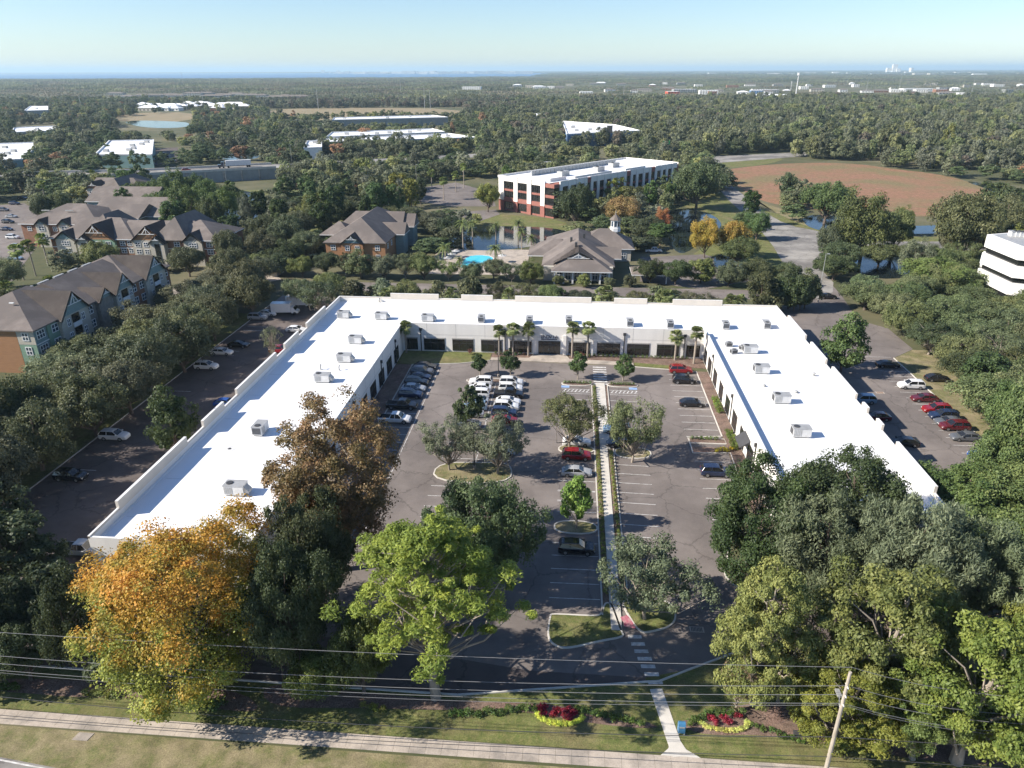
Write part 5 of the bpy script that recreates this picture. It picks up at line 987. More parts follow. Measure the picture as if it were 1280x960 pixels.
b.box(12,74,Lv-8.79,Lv-8.6,HZ-.8,HZ+1.2,'metal_white'); b.build('roof_screen',o)
for u0,v0 in ((22,14),(45,12),(62,16)):
    q=thing('rooftop_unit','grey mechanical unit on the red office roof','air conditioner',(ox+u0*cos(AN)-v0*sin(AN),oy+u0*sin(AN)+v0*cos(AN),HZ-.8),AN,'mechanical units on the red office'); MB().box(-2.6,2.6,-1.5,1.5,0,2.1,'metal_grey').build('cabinet',q); MB().tube((-1,0,2.1),(-1,0,2.3),.8,.8,'metal_dark',12).build('fan',q)
# white banded building cut by the right edge
o=thing('office_building','white banded office with dark window strips at right edge','office building')
P=[G(1234,293,16.3),G(1276,309,16.3),G(1400,320,16.3),G(1400,280,16.3)]
def inset(k): c=(sum(p[0] for p in P)/4,sum(p[1] for p in P)/4); return [(c[0]+(p[0]-c[0])*k,c[1]+(p[1]-c[1])*k) for p in P]
for z0,z1 in ((3.9,7),(8.4,11.4),(13,16.3)):
    MB().prism(P,z0,z1,'tank_white').build('band',o)
for z0,z1 in ((0,3.9),(7,8.4),(11.4,13)): MB().prism(inset(.955),z0,z1,'glass').build('window_strip',o)
MB().prism(inset(.93),16.3,16.35,'metal_grey').build('roof',o)
x,y=G(1232,318,9.8); MB().box(x-.5,x+.5,y-.5,y+.5,0,9.8,'tank_white').build('column',o); MB().box(x-.5,P[0][0]+4,y-.45,y+.45,9.2,10.6,'tank_white').build('beam',o)
for k in range(4):
    x,y=G(1266+k*5.5,294.5+k*.4,16.35); b=MB(); b.box(-.9,.9,-.9,.9,0,1.2,'metal_white'); q=thing('roof_vent','white box vent on the banded office roof','vent',(x,y,16.35),0,'vents on the banded office'); b.build('housing',q); MB().box(-1,1,-1,1,1.2,1.3,'metal_grey').build('cap',q)
# highway on its retaining wall
A1=G(-200,228,6.); A2=G(185,218.5,6.); A3=G(345,210,6.); A4=G(640,194,3.); 
hw_=MB(); P4=[A1,A2,A3,A4]; W_=20
n_=Vector((A3[0]-A2[0],A3[1]-A2[1])).normalized(); nn=Vector((-n_.y,n_.x))
far=[(p[0]+nn.x*W_,p[1]+nn.y*W_) for p in P4]
b=MB(); b.prism([P4[0],P4[1],P4[2],far[2],far[1],far[0]],0,6.,'road_grey'); b.add([(*P4[2],6),(*far[2],6),(*far[3],3),(*P4[3],3)],[(3,2,1,0)],'road_grey'); b.build('highway',kind='structure')
o=thing('retaining_wall','grey panelled retaining wall under the elevated highway','wall'); b=MB(); q=MB()
for p0,p1 in ((P4[0],P4[1]),(P4[1],P4[2])):
    n=int(hypot(p1[0]-p0[0],p1[1]-p0[1])/9); 
    for k in range(n):
        a=(p0[0]+(p1[0]-p0[0])*k/n-nn.x*.5,p0[1]+(p1[1]-p0[1])*k/n-nn.y*.5); q.box(a[0]-.4,a[0]+.4,a[1]-.4,a[1]+.4,0,6,'concrete')
    b.ribbon([(p0[0]-nn.x*.25,p0[1]-nn.y*.25),(p1[0]-nn.x*.25,p1[1]-nn.y*.25)],.4,0,5.9,'wall_grey')
b.build('panel',o); q.build('buttress',o)
b=MB(); b.ribbon([(p[0]-nn.x*.3,p[1]-nn.y*.3) for p in P4[:3]],.6,5.92,7.2,'concrete_light'); b.ribbon([(p[0]+nn.x*(W_-.3),p[1]+nn.y*(W_-.3)) for p in P4[:3]],.6,6.01,7.1,'concrete_light'); tag(b.build('barrier'),'white concrete barrier along the elevated highway','barrier')
TA=atan2(n_.y,n_.x)
def onhw(px_,py_,off=0): x,y=G(px_,py_,6.8); return x,y
x,y=onhw(296,207.5); o=thing('semi_truck','lorry with long pale grey trailer on the elevated highway','truck',(x,y,6.02),TA+pi)
b=MB(); b.box(-8,6,-1.3,1.3,1.2,4.1,'metal_white'); b.box(-7.9,5.9,-1.2,1.2,1.0,1.19,'metal_dark'); b.build('trailer',o); b=MB(); b.box(6.6,8.4,-1.2,1.2,.8,3.5,'car_navy'); b.box(8.4,10.3,-1.05,1.05,.8,2.1,'car_navy'); b.build('cab',o); MB().box(8.41,8.5,-1,1,2.2,3.2,'glass').build('windscreen',o)
for x_ in (-7,-5.8,4.6,7.2,9.4):
    for s_ in (-1,1): MB().tube((x_,s_*.9,.5),(x_,s_*1.25,.5),.5,.5,'tyre',12).build('wheel',o)
x,y=onhw(233,212); car('suv',x,y,'red','red SUV on the elevated highway',TA,6.02); x,y=onhw(262,209.5)
# warehouses
def warehouse(cor,h,label,wm='wall_teal',name='warehouse',units=6,band=None,seed=0):
    """cor = 4 ground corners (x,y) near-left, near-right, far-right, far-left"""
    o=thing(name,label,'warehouse'); c=cor if sum(cor[i][0]*cor[(i+1)%4][1]-cor[(i+1)%4][0]*cor[i][1] for i in range(4))>0 else cor[::-1]
    MB().prism(c,0,h,wm,top='roof_white').build('wall',o)
    b=MB(); b.ribbon(c,.7,h+.003,h+.8,'trim_white',True); b.build('parapet',o)
    if band: b=MB(); b.ribbon([(p[0]+(0),p[1]) for p in c],.2,h*.3,h*.6,band,True); b.build('window_band',o)
    rg=random.Random(seed)
    for k in range(units):
        u,v=rg.uniform(.1,.9),rg.uniform(.15,.85); x=(c[0][0]*(1-u)+c[1][0]*u)*(1-v)+(c[3][0]*(1-u)+c[2][0]*u)*v; y=(c[0][1]*(1-u)+c[1][1]*u)*(1-v)+(c[3][1]*(1-u)+c[2][1]*u)*v
        MB().box(x-1.6,x+1.6,y-1.1,y+1.1,h+.01,h+1.7,'metal_grey').build('roof_unit',o)
    return o
def wpx(pts,h): return [G(x,y,h) for x,y in pts]
warehouse(wpx([(-60,204),(28,200),(52,178.5),(-60,182)],8),8,'flat white roofed warehouse at the far left frame edge',seed=1)
warehouse(wpx([(119,194),(190,194),(192,175.5),(137,176.5)],8),8,'white roofed warehouse with teal walls, left distance',seed=2)
warehouse(wpx([(388,179),(596,172.5),(560,167.5),(400,174.5)],7),7,'long low white warehouse, front range',wm='wall_grey',band='glass_blue',seed=3,units=8)
warehouse(wpx([(408,172),(556,165.5),(540,161.5),(415,166)],8),8,'long white warehouse behind the front range',wm='wall_grey',seed=4)
warehouse(wpx([(380,186),(402,185),(402,176),(384,177)],8),8,'white end block of the long warehouse',wm='tank_white',seed=5,units=1)
warehouse(wpx([(415,150.5),(560,147),(540,144.5),(418,147.5)],8),8,'far white warehouse in front of the tan field',wm='wall_grey',seed=6,units=3)
warehouse(wpx([(709,168.5),(800,164),(768,156.5),(703,152)],10),10,'blue walled warehouse with white roof and dark tower',wm='wall_blue',seed=7)
x,y=G(762,163,12); o=thing('roof_tower','dark box tower on the blue warehouse roof','tower',(x,y,10)); MB().box(-2.2,2.2,-2.2,2.2,.01,5.5,'metal_dark').build('tower',o); MB().box(-2.4,2.4,-2.4,2.4,5.5,5.8,'metal_grey').build('cap',o)
warehouse(wpx([(665,145.5),(682,145.5),(680,142.5),(664,142.5)],8),8,'small white roof among the woods left of the blue warehouse',wm='wall_grey',seed=8,units=0)
warehouse(wpx([(30,139),(60,138),(60,133),(38,133)],8),8,'grey white shed beyond the left woods',wm='wall_grey',seed=9,units=1)
warehouse(wpx([(15,166),(70,164),(70,158),(18,160)],5),5,'pale low sheds behind the left warehouses',wm='wall_grey',seed=10,units=1)
FB=random.Random(9)
BL=[]
def block(px_,py_,w_,d_,h_,label,group,mat_,roof='roof_white'):
    x,y=G(px_,py_); BL.append((x,y,w_)); o=thing('distant_building',label,'building',(x,y,0),FB.uniform(-.15,.15),group); b=MB(); b.box(-w_/2,w_/2,-d_/2,d_/2,0,h_,mat_,top=roof); b.build('wall',o)
    n=max(2,int(w_/6)); b=MB()
    for k in range(n):
        for z in np.arange(1.2,h_-1.2,3.2): b.box(-w_/2+(k+.25)*w_/n,-w_/2+(k+.75)*w_/n,-d_/2-.15,-d_/2-.01,z,z+1.3,'glass')
    b.build('window_band',o)
    if h_<7: b=MB(); hip(b,-w_/2,w_/2,-d_/2,d_/2,h_+.02,h_+3,roof,ends=(1,1)); b.build('roof',o)
cols=['tank_white','siding_cream','wall_grey','tank_white','brick_brown']
for i in range(26): block(180+i*5+FB.uniform(-2,2),136+FB.uniform(-3,3),FB.uniform(14,34),14,FB.uniform(4,7),'pale low commercial building strung beyond the left field','buildings beyond the left field',FB.choice(cols),'roof_white')
for i in range(16): block(150+i*15+FB.uniform(-5,5),122+FB.uniform(-3,2),FB.uniform(24,60),18,FB.uniform(5,7),'low grey building in the left distance','low grey buildings in the left distance','wall_grey','shingle_light')
for i in range(52): block(640+i*12.4+FB.uniform(-6,6),(111+FB.uniform(-6,8)) if i<26 else 112+FB.uniform(-7,8),FB.uniform(14,44),FB.uniform(12,24),FB.uniform(4.5,9),'pale building scattered in the suburb toward the horizon','suburb buildings toward the horizon',FB.choice(cols),FB.choice(['roof_white','shingle_light','shingle_light']))
for px_,py_,w_,h_,m_ in ((855,114,62,9,'wall_grey'),(885,116,45,10,'tank_white'),(955,114,70,8,'wall_grey'),(1145,112.5,85,8,'tank_white'),(1175,114,30,9,'brick_brown'),(590,110,60,9,'tank_white'),(675,109,42,8,'tank_white'),(945,116,30,9,'wall_blue'),(840,118,28,10,'red_panel'),(960,120,95,4,'tank_white'),(1203,118,26,7,'tank_white'),(1245,120,20,7,'tank_white')): block(px_,py_+2,w_,26,h_,'larger commercial building in the far right suburb','larger far suburb buildings',m_)
for i in range(46): 
    px_=420+i*5.3+FB.uniform(-2,2); block(px_,92.2+FB.uniform(-.25,.5),FB.uniform(60,230),80,FB.uniform(22,50),'tiny white building on the far shore skyline','white buildings on the far shore','tank_white','roof_white')
for px_,w_,h_ in ((404,70,70),(423,60,60),(412,50,40),(1110,60,70),(1117,60,120),(1122,50,60),(1138,30,70)): block(px_,91.5,w_,60,h_,'pale tall block standing on the skyline','tall blocks on the skyline','tank_white')
for i in range(30): block(840+i*15+FB.uniform(-7,7),91.5+FB.uniform(-.3,2.5),FB.uniform(60,120),60,FB.uniform(10,22),'tiny pale building near the right horizon','tiny buildings near the right horizon',FB.choice(['tank_white','wall_grey','siding_cream']))
# towers and masts
def mast(px_,by,ty,label,r=.6,m='metal_white',hd=True):
    x,y=G(px_,by); H=ztop(x,y,ty); o=thing('mast',label,'mast',(x,y,0),0,'masts in the distance'); MB().tube((0,0,0),(0,0,H),r,r*.6,m,6).build('shaft',o)
    if hd: MB().tube((0,0,H-4*r),(0,0,H),r*2,r*2,m,6).build('antenna',o)
mast(994,124,92,'tall white lattice mast leaning over the right suburb',1.3); mast(987,122,103,'thin mast left of the tall white one',.5)
for px_,by,ty,lb in ((103,140,118,'thin grey pylon above the left woods'),(230,112,88,'thin mast by the bay'),(255,132,112,'mast left of the tan field'),(398,136,112,'pylon over the grey woods left'),(501,118,98,'thin mast in the middle distance'),(531,137,108,'left one of the two masts at the tan field'),(538,137,113,'right one of the two masts at the tan field'),(1123,116,94,'mast below the skyline blocks'),(1082,118,101,'thin mast in the right suburb'),(1214,118,100,'mast in the far right suburb'),(779,128,108,'mast above the middle woods')): mast(px_,by,ty,lb,.45,'metal_grey',False)
x,y=G(175,92.8); o=thing('bridge','long low bridge over the bay at the left horizon','bridge'); 
xa,ya=G(20,92.9); xb,yb=G(250,91.9); b=MB(); b.ribbon([(xa,ya),(xb,yb)],16,12,15,'concrete_light'); b.build('deck',o)
for k in range(34): f=k/33; x=xa+(xb-xa)*f; y=ya+(yb-ya)*f; MB().box(x-6,x+6,y-8,y+8,0,11.9,'concrete_light').build('pier',o)
HAZE=0.00007
# ------------------------------------------------------------------ scattered middle distance trees and the woods
CLEAR=[ # pixel outlines (at ground level) that stay open
 [(885,215),(930,196),(1060,201),(1215,226),(1250,245),(1240,260),(1180,262),(1060,258),(1000,250),(985,236),(970,262),(985,290),(960,300),(935,280),(905,290),(880,255),(910,240)],
 [(940,270),(1060,290),(1042,318),(1020,335),(1050,365),(1000,385),(960,330)],[(905,300),(960,300),(990,340),(940,350)],
 [(1050,296),(1290,292),(1290,314),(1050,316)],[(1050,318),(1160,322),(1150,345),(1070,352)],[(1000,270),(1180,280),(1180,292),(1010,288)],
 [(840,262),(905,262),(905,300),(860,325),(830,300)],[(606,266),(700,268),(720,296),(640,312),(600,305)],
 [(-60,258),(48,250),(60,290),(45,330),(10,362),(-80,352)],[(505,232),(610,222),(640,232),(625,262),(560,268),(510,250)],
 [(140,148),(245,138),(245,163),(150,165)],[(330,136),(585,134),(575,151),(340,150)],[(262,183),(345,186),(330,200),(265,200)],[(20,156),(75,156),(75,168),(20,168)],
 [(276,238),(345,236),(345,256),(300,262)],[(262,272),(300,276),(318,292),(300,302),(266,296)],[(150,190),(250,184),(250,200),(150,206)],
 [(185,170),(228,180),(228,206),(190,206)],[(1200,222),(1300,232),(1300,262),(1235,262)],[(880,200),(985,195),(965,208),(890,212)],
 [(690,206),(1010,188),(1010,194),(690,216)],[(800,318),(880,318),(940,345),(880,362),(790,352)]]
CLEARW=[[(-131,126),(-105,126),(-105,183),(-131,183)],[(-171,212),(-110,212),(-110,240),(-171,240)],[(-198,234),(-148,234),(-148,278),(-198,278)],[(-225,308),(-184,308),(-184,343),(-225,343)],[(-203,281),(-169,281),(-169,305),(-203,305)],
 [(-87,218),(-54,218),(-54,265),(-87,265)],[(-16,201),(22,201),(22,249),(-16,249)],[(-46,210),(-14,210),(-14,246),(-46,246)],[(-95,184),(62,184),(80,202),(80,206),(-95,206)],[P4[0],P4[1],P4[2],P4[3],far[3],far[2],far[1],far[0]]]
ca,sa=cos(AN),sin(AN); CLEARW.append([(ox+u*ca-v*sa,oy+u*sa+v*ca) for u,v in ((-4,-3),(98,-3),(98,36),(-4,36))])
WH=[o_ for o_ in bpy.data.objects if o_.get('category')=='warehouse']
def whboxes():
    r=[]
    for o_ in WH:
        for c in o_.children:
            if c.name.startswith('wall'):
                vs=[(v.co.x,v.co.y) for v in c.data.vertices][:4]; cx=sum(v[0] for v in vs)/4; cy_=sum(v[1] for v in vs)/4; r.append([(cx+(v[0]-cx)*1.08,cy_+(v[1]-cy_)*1.08) for v in vs])
    return r
CLEARW+=whboxes()
CG=[[G(x,y) for x,y in p] for p in CLEAR]
KEEP=[ # picture regions of things seen, that a crown nearer the camera must not cover: (outline, ground distance of the thing)
 ([(30,262),(75,245),(150,228),(205,215),(200,240),(160,250),(150,270),(270,278),(285,318),(205,330),(215,380),(45,455),(0,410),(0,360),(80,330),(60,300),(30,290)],200),
 ([(184,206),(345,202),(345,236),(272,236),(266,221),(184,221)],440),([(405,262),(520,262),(522,300),(500,318),(410,318)],225),([(560,312),(640,312),(640,340),(560,340)],215),([(612,264),(715,264),(705,302),(600,302)],270),
 ([(676,305),(725,280),(765,268),(795,280),(795,340),(690,350)],206),([(620,196),(850,196),(852,225),(745,240),(692,275),(622,268)],300),([(832,258),(905,262),(905,300),(850,322)],240),([(905,225),(960,255),(1050,290),(1020,335),(1050,362),(1000,372),(955,300)],230),
 ([(895,205),(1060,200),(1215,226),(1245,245),(1180,252),(1120,248),(1065,238),(1000,232),(975,225)],352),([(1228,285),(1285,285),(1285,360),(1238,352)],180),([(700,150),(800,158),(800,178),(708,180)],600),([(380,162),(592,160),(592,185),(380,190)],520),([(118,174),(195,174),(192,205),(122,205)],440),([(0,176),(54,176),(30,205),(0,205)],400),
 ([(0,255),(45,250),(40,330),(0,355)],240),([(1060,318),(1130,320),(1110,348),(1070,342)],212),([(1000,270),(1040,270),(1040,284),(1000,284)],250),([(288,262),(312,262),(312,284),(292,284)],225),([(505,236),(612,234),(612,258),(510,258)],320),([(140,150),(240,150),(235,162),(140,162)],800),([(330,136),(585,134),(575,150),(340,149)],900),([(410,144),(560,144),(560,152),(410,152)],900),([(30,132),(62,132),(62,140),(30,140)],1200),([(262,183),(330,183),(330,200),(262,200)],480)]
def hides(x,y,k=1.):
    for bx,by,bw in BL:
        if by*(1-.12*k)-20<y<by+14 and abs(x*by/y-bx)<bw*.6+6: return True
    return False
def blocked(x,y,R,H):
    for p in CG:
        if inpoly(x,y,p): return True
    for p in CLEARW:
        if inpoly(x,y,p): return True
    a=PJ(x,y,H); b_=PJ(x,y,H*.45); d=F/max(1,zdep(x,y,H*.5)); r=R*d*.8
    for poly,D in KEEP:
        if y<D:
            for q in (a,(a[0],a[1]+2),(b_[0]-r,b_[1]),(b_[0]+r,b_[1])):
                if inpoly(q[0],q[1],poly): return True
    return False
NEAR=[(x,y,R) for x,y,R,H in TREES]
cand=[]; cell={}
def tryadd(x,y,R,sp):
    i,j=int(x//12),int(y//12)
    for a in (-1,0,1):
        for b_ in (-1,0,1):
            for (u,v) in cell.get((i+a,j+b_),()):
                if (u-x)**2+(v-y)**2<sp*sp: return False
    cell.setdefault((i,j),[]).append((x,y)); return True
for x,y,R in NEAR: cell.setdefault((int(x//12),int(y//12)),[]).append((x,y))
pts=[]
rr=random.Random(77)
from mathutils import noise as mnoise
def vn(x,y,sc,o=0.): return mnoise.noise((x*sc,y*sc,o))
def infr(x,y,m=60): 
    q=PJ(x,y,5); return -m<q[0]<1280+m
for y in np.arange(182,1500,7.4):
    for x in np.arange(-1100,1150,7.4):
        X=x+rr.uniform(-3.2,3.2); Y=y+rr.uniform(-3.2,3.2)
        if not infr(X,Y,40): continue
        if Y<206 and -75<X<64: continue
        if Y<205 and X>72: continue
        if Y<185 and X<0 and X>-106: continue
        Rr=rr.uniform(3.4,6.8); H=rr.uniform(6.5,13.5)
        px_,py_=PJ(X,Y,5)
        # open ground among the apartments and round the ponds is thinner
        if Y<330 and rr.random()<.16: continue
        if 520<Y and px_<520 and 130<py_<175 and rr.random()<.25: continue
        H*=1+.35*vn(X,Y,.02,3.)
        forest=px_>600 and 480<Y<1300
        if Y>430 and not forest and vn(X,Y,.011,7.)<-.12 and rr.random()<.85: continue
        if Y>430 and not forest and rr.random()<.12: continue
        if forest and vn(X,Y,.03,1.)<-.38: continue
        if px_>880 and Y>500: H*=1.3
        if 600<px_<=880 and Y>560: H*=1.1
        if Y<300 and -60<X<64: H*=.68
        if 205<Y<235 and -112>X: H*=.6
        if blocked(X,Y,Rr,H): continue
        if Y>600 and hides(X,Y) and rr.random()<.93: continue
        if not tryadd(X,Y,Rr,6.6): continue
        pts.append((X,Y,Rr,H))
pts.sort(key=lambda p:-(p[2]+p[3])/zdep(p[0],p[1],5))
have=len([1 for o_ in bpy.data.objects if o_.get('category')=='tree'])
NI=max(60,296-have)
def pick(px_,py_,Y):
    r=rr.random()
    if px_<300 and 185<py_<300 and Y>235 and 130<px_: return 'woodpine' if r<.75 else 'wood',PINE
    if Y>480 and px_>640: 
        return ('woodpine' if r<.25 else 'wood'),rr.choice([(.075,.10,.03),(.10,.11,.035),OAK,OAKG,DARK,GREY,(.10,.11,.035),(.085,.07,.05) if rr.random()<.3 else OAKG])
    if r<.08: return 'wood',RUST if rr.random()<.3 else YEL
    if r<.3: return 'woodpine',PINE
    if r<.42: return 'wood',LIGHT
    if r<.5: return 'wood',GREY
    return 'wood',rr.choice([OAK,OAKG,DARK])
special=[]
for bx,by,yt,wp,c_,lb in ((880,322,272,38,(.20,.15,.03),'yellow autumn tree beside the pond behind the clubhouse'),(915,322,275,36,(.24,.17,.04),'pale golden tree left of the bending road'),(775,285,245,52,(.17,.12,.05),'large tan autumn tree before the red office'),(828,290,262,22,(.22,.10,.04),'small rusty tree behind the cupola'),(945,300,265,36,(.05,.08,.028),'round dark tree on the lawn by the bending road'),(870,262,202,62,(.06,.08,.035),'tall oak at the right end of the red office'),(720,285,228,40,DARK,'dark tree at the corner of the red office'),(1075,325,245,72,(.085,.10,.035),'broad oak between the pond and the bending road'),(1115,318,262,44,(.075,.09,.035),'oak standing before the blue water on the right'),(1190,330,240,80,(.085,.09,.04),'broad oak left of the banded office'),(1030,280,225,62,(.06,.085,.03),'tree clump at the edge of the red field'),(1255,300,248,60,(.08,.085,.04),'oak behind the banded office roof'),(1165,365,325,90,(.075,.10,.03),'bushy oak beside the far right pond'),(610,265,228,30,(.12,.13,.035),'yellow green tree left of the red office')):
    x,y=G(bx,by); H=ztop(x,y,yt); R=wp/2*zdep(x,y,H*.5)/F; tree('oak',x,y,R,H,c_,lb); cell.setdefault((int(x//12),int(y//12)),[]).append((x,y)); special.append((x,y,R))
pts=[p for p in pts if all(hypot(p[0]-s[0],p[1]-s[1])>s[2]*.9 for s in special)]
gl='trees filling the middle distance beyond the back wing'
LM=[((45,300),'the apartment car park'),((150,300),'the brick and green apartments'),((220,250),'the apartment roofs and the highway'),((300,265),'the left pond'),((390,260),'the left pond and the orange block'),((460,245),'the orange brick block'),((560,270),'the pool and the far car park'),((640,300),'the pool pond'),((740,250),'the red and white office'),((850,280),'the right pond'),((870,320),'the carport'),((1000,300),'the bending road'),((1080,280),'the red field and the pond'),((1180,290),'the banded office'),((1250,250),'the right edge of the field'),((1150,350),'the far right pond')]
def midlabel(px_,py_,Y,k,c_):
    cn={OAK:'mid green',OAKG:'grey green',DARK:'dark green',LIGHT:'light green',YEL:'yellow green',RUST:'rusty',GREY:'greyish',PINE:'green'}.get(c_,'olive green'); kd='pine' if k=='woodpine' else 'tree'
    lm=min(LM,key=lambda q:hypot(px_-q[0][0],(py_-q[0][1])*1.5)); lb='%s %s among the trees near %s'%(cn,kd,lm[1]); return lb,lb.replace(' %s among'%kd,' %ss among'%kd)
for X,Y,Rr,H in pts[:NI]:
    px_,py_=PJ(X,Y,5); k,c_=pick(px_,py_,Y); k2={'wood':'oak','woodpine':'pine'}[k]
    tree(k2 if Y<300 else k,X,Y,Rr*(.72 if k=='woodpine' else 1),H*(1.25 if k=='woodpine' else 1),jit(c_),*midlabel(px_,py_,Y,k,c_),'woodland_tree' if k=='wood' else 'pine_tree')
# the rest of the woods: one object, instanced on points
def gn_scatter(name,P,rot,scl,idx,sources,label=None):
    me=bpy.data.meshes.new(name); me.from_pydata(P,[],[])
    a=me.attributes.new('rz','FLOAT','POINT'); a.data.foreach_set('value',rot); a=me.attributes.new('sc','FLOAT_VECTOR','POINT'); a.data.foreach_set('vector',np.array(scl,dtype=np.float32).reshape(-1)); a=me.attributes.new('ix','INT','POINT'); a.data.foreach_set('value',idx)
    o_=bpy.data.objects.new(name,me); COL.objects.link(o_); o_['kind']='stuff'
    col=bpy.data.collections.new(name+'_kinds')
    for s in sources: col.objects.link(s)
    ng=bpy.data.node_groups.new(name,'GeometryNodeTree'); ng.interface.new_socket('Geometry',in_out='INPUT',socket_type='NodeSocketGeometry'); ng.interface.new_socket('Geometry',in_out='OUTPUT',socket_type='NodeSocketGeometry')
    N=ng.nodes; gi=N.new('NodeGroupInput'); go=N.new('NodeGroupOutput'); ip=N.new('GeometryNodeInstanceOnPoints'); ci=N.new('GeometryNodeCollectionInfo'); ci.inputs['Collection'].default_value=col; ci.inputs['Separate Children'].default_value=True; ci.inputs['Reset Children'].default_value=True
    def at(nm,ty): n=N.new('GeometryNodeInputNamedAttribute'); n.data_type=ty; n.inputs['Name'].default_value=nm; return n
    cx=N.new('ShaderNodeCombineXYZ'); L=ng.links; L.new(at('rz','FLOAT').outputs['Attribute'],cx.inputs[2]); L.new(gi.outputs[0],ip.inputs['Points']); L.new(ci.outputs[0],ip.inputs['Instance']); ip.inputs['Pick Instance'].default_value=True
    L.new(at('ix','INT').outputs['Attribute'],ip.inputs['Instance Index']); L.new(cx.outputs[0],ip.inputs['Rotation']); L.new(at('sc','FLOAT_VECTOR').outputs['Attribute'],ip.inputs['Scale']); L.new(ip.outputs[0],go.inputs[0])
    md=o_.modifiers.new('scatter','NODES'); md.node_group=ng
    if label: o_['label']=label
    return o_
def src(me,col,nm):
    mn='leaf_%02d%02d%02d'%tuple(int(v*500) for v in col)
    if mn not in M: leafmat(mn,fixed=tuple(.92*v+.42*(.3*col[0]+.6*col[1]+.1*col[2])*f_*1.0 for v,f_ in zip(col,(1.05,1.0,.78))))
    me=me.copy(); me.materials[0]=M[mn]; return bpy.data.objects.new(nm,me)
PAL=[OAK,OAKG,DARK,LIGHT,(.075,.10,.03),(.10,.11,.035),GREY,YEL,RUST,PINE,(.085,.07,.05)]
def joined(k,i):
    cm,wm,R0,H0=TM[k][i]; return cm,R0,H0
S=[];SK=[]
names=sorted(['aa%02d'%i for i in range(60)])
combos=[]
for ci_,c_ in enumerate(PAL):
    for v in range(2):
        k='woodpine' if c_ in (PINE,) else 'wood'; cm,R0,H0=joined(k,(ci_+v*2)%len(TM[k])); combos.append((cm,c_,R0,H0))
for i,(cm,c_,R0,H0) in enumerate(combos): S.append(src(cm,c_,'wood_kind_%03d'%i))
Pp=[];ro=[];sc_=[];ix=[]
for X,Y,Rr,H in pts[NI:]:
    px_,py_=PJ(X,Y,5); k,c_=pick(px_,py_,Y)
    if c_ not in PAL: c_=OAKG
    if 330<px_<640 and 120<py_<138: c_=rr.choice([GREY,(.085,.07,.05),OAKG])
    i=PAL.index(c_)*2+rr.randrange(2); R0,H0=combos[i][2:]
    Pp.append((X,Y,0)); ro.append(rr.random()*6.28); s_=Rr/R0; sc_.append((s_,s_,H/H0)); ix.append(i)
gn_scatter('woods',Pp,ro,sc_,ix,S,'woods running from the middle distance to the far suburb')
# beyond 1.5 km: patches of small trees
def patch(seed,n,cols,size=90,hh=(9,15)):
    rg=np.random.default_rng(seed); C=np.stack([rg.random(n)*size-size/2,rg.random(n)*size-size/2,rg.uniform(*hh,n)*.55],1); Rd=rg.uniform(3.2,5.5,n)
    V,lv=leaves(rg,C,Rd,26,2.4,squash=1.15,up=.6); V[...,2]=np.maximum(V[...,2],.1); return qmesh('patch',V,'leaf',lv)
PC=[]; 
for i,(n,c_) in enumerate(((95,OAKG),(90,OAK),(80,(.08,.09,.035)),(85,(.085,.075,.045)),(45,OAKG),(40,(.09,.08,.05)))): PC.append(src(patch(i+1,n,None),c_,'patch_kind_%03d'%i))
Pp=[];ro=[];sc_=[];ix=[]
bayp=bay
FARCLEAR=[[G(x,y) for x,y in p] for p in ([(-60,133),(62,131),(62,139),(-60,141)],[(820,116),(1000,114),(1000,123),(820,122)],[(1130,111),(1290,112),(1290,122),(1130,121)])]
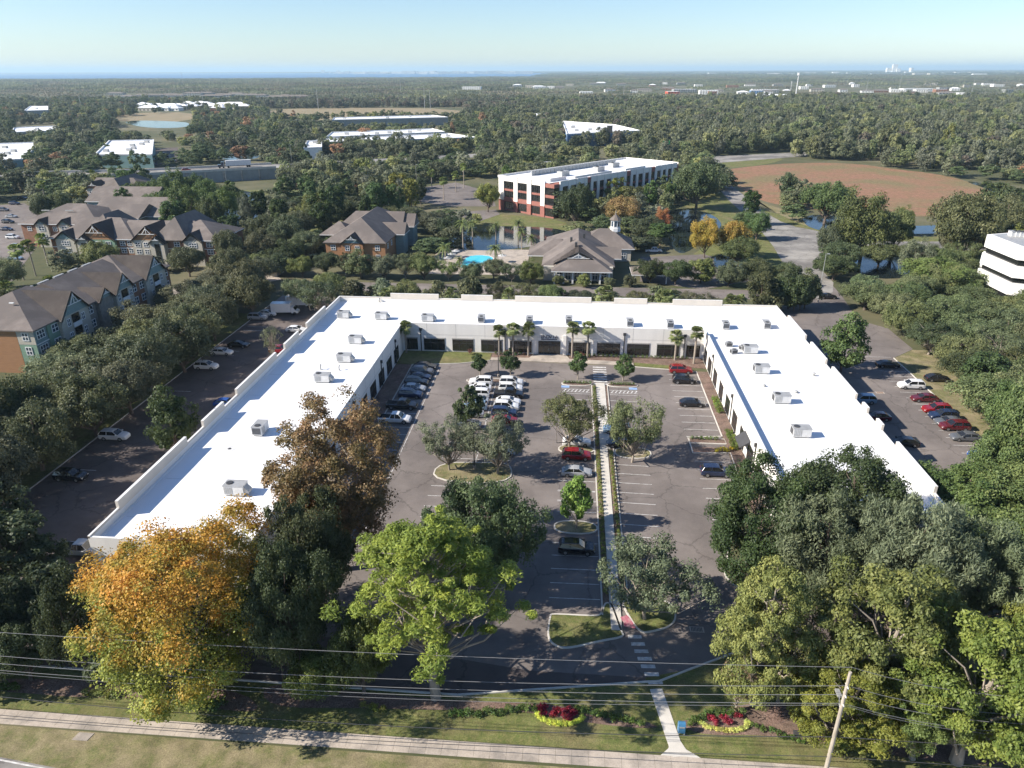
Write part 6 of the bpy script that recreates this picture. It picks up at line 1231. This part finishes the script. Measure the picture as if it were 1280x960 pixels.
for Y in np.arange(1480,6500,82):
    for X in np.arange(-5200,5200,82):
        if not infr(X,Y,20): continue
        if inpoly(X,Y,bayp): continue
        px_,py_=PJ(X,Y,0)
        sub=(640<px_ and 103<py_<124) or (px_<640 and 116<py_<127)
        if sub and rr.random()<.35: continue
        if not sub and rr.random()<.03: continue
        if vn(X,Y,.0016,5.)<-.22 and rr.random()<.75: continue
        if any(inpoly(X,Y,p) for p in FARCLEAR) and rr.random()<.7: continue
        hd=hides(X,Y,1.2) or hides(X-40,Y,1.2) or hides(X+40,Y,1.2)
        if hd and rr.random()<.6: continue
        Pp.append((X+rr.uniform(-8,8),Y+rr.uniform(-8,8),0)); ro.append(rr.choice([0,1.57,3.14,4.71])+rr.uniform(-.1,.1)); h=rr.uniform(.85,1.15)*(1.2 if (py_<114 and py_>103 and px_<430) else 1)*(.45 if hd else 1)*(.7 if Y>5000 and px_<700 else 1)*(.75 if sub else 1); sc_.append((1,1,h)); ix.append(rr.choice([4,5,5,4,2]) if sub else rr.choice([0,1,2,3]))
for Y in np.arange(6500,30000,420):
    for X in np.arange(-22000,22000,420):
        if not infr(X,Y,10) or inpoly(X,Y,bayp): continue
        if rr.random()<.3: continue
        if hides(X,Y,2.5): continue
        Pp.append((X+rr.uniform(-80,80),Y+rr.uniform(-80,80),0)); ro.append(rr.random()*6); sc_.append((4.2,4.2,1.3)); ix.append(rr.choice([0,1,2,3]))
gn_scatter('far_woods',Pp,ro,sc_,ix,PC,'distant tree cover reaching the horizon')
print('trees',have,'pts',len(pts),'NI',NI,'patches',len(Pp),'objs',len(bpy.data.objects))
# ------------------------------------------------------------------ haze
hz=MB().box(-40000,40000,-250,62000,-1,190,'glass'); hm=bpy.data.materials.new('haze'); M['haze']=hm; hm.use_nodes=True; n=hm.node_tree; n.nodes.remove(_bsdf(hm)); pv=n.nodes.new('ShaderNodeVolumePrincipled'); pv.inputs['Color'].default_value=(.62,.85,1,1); pv.inputs['Density'].default_value=HAZE; pv.inputs['Anisotropy'].default_value=.1
n.links.new(pv.outputs[0],n.nodes['Material Output'].inputs['Volume']); hz.mats=['haze']; hz.m=[0]*len(hz.m)
if HAZE: hz.build('haze',kind='stuff')
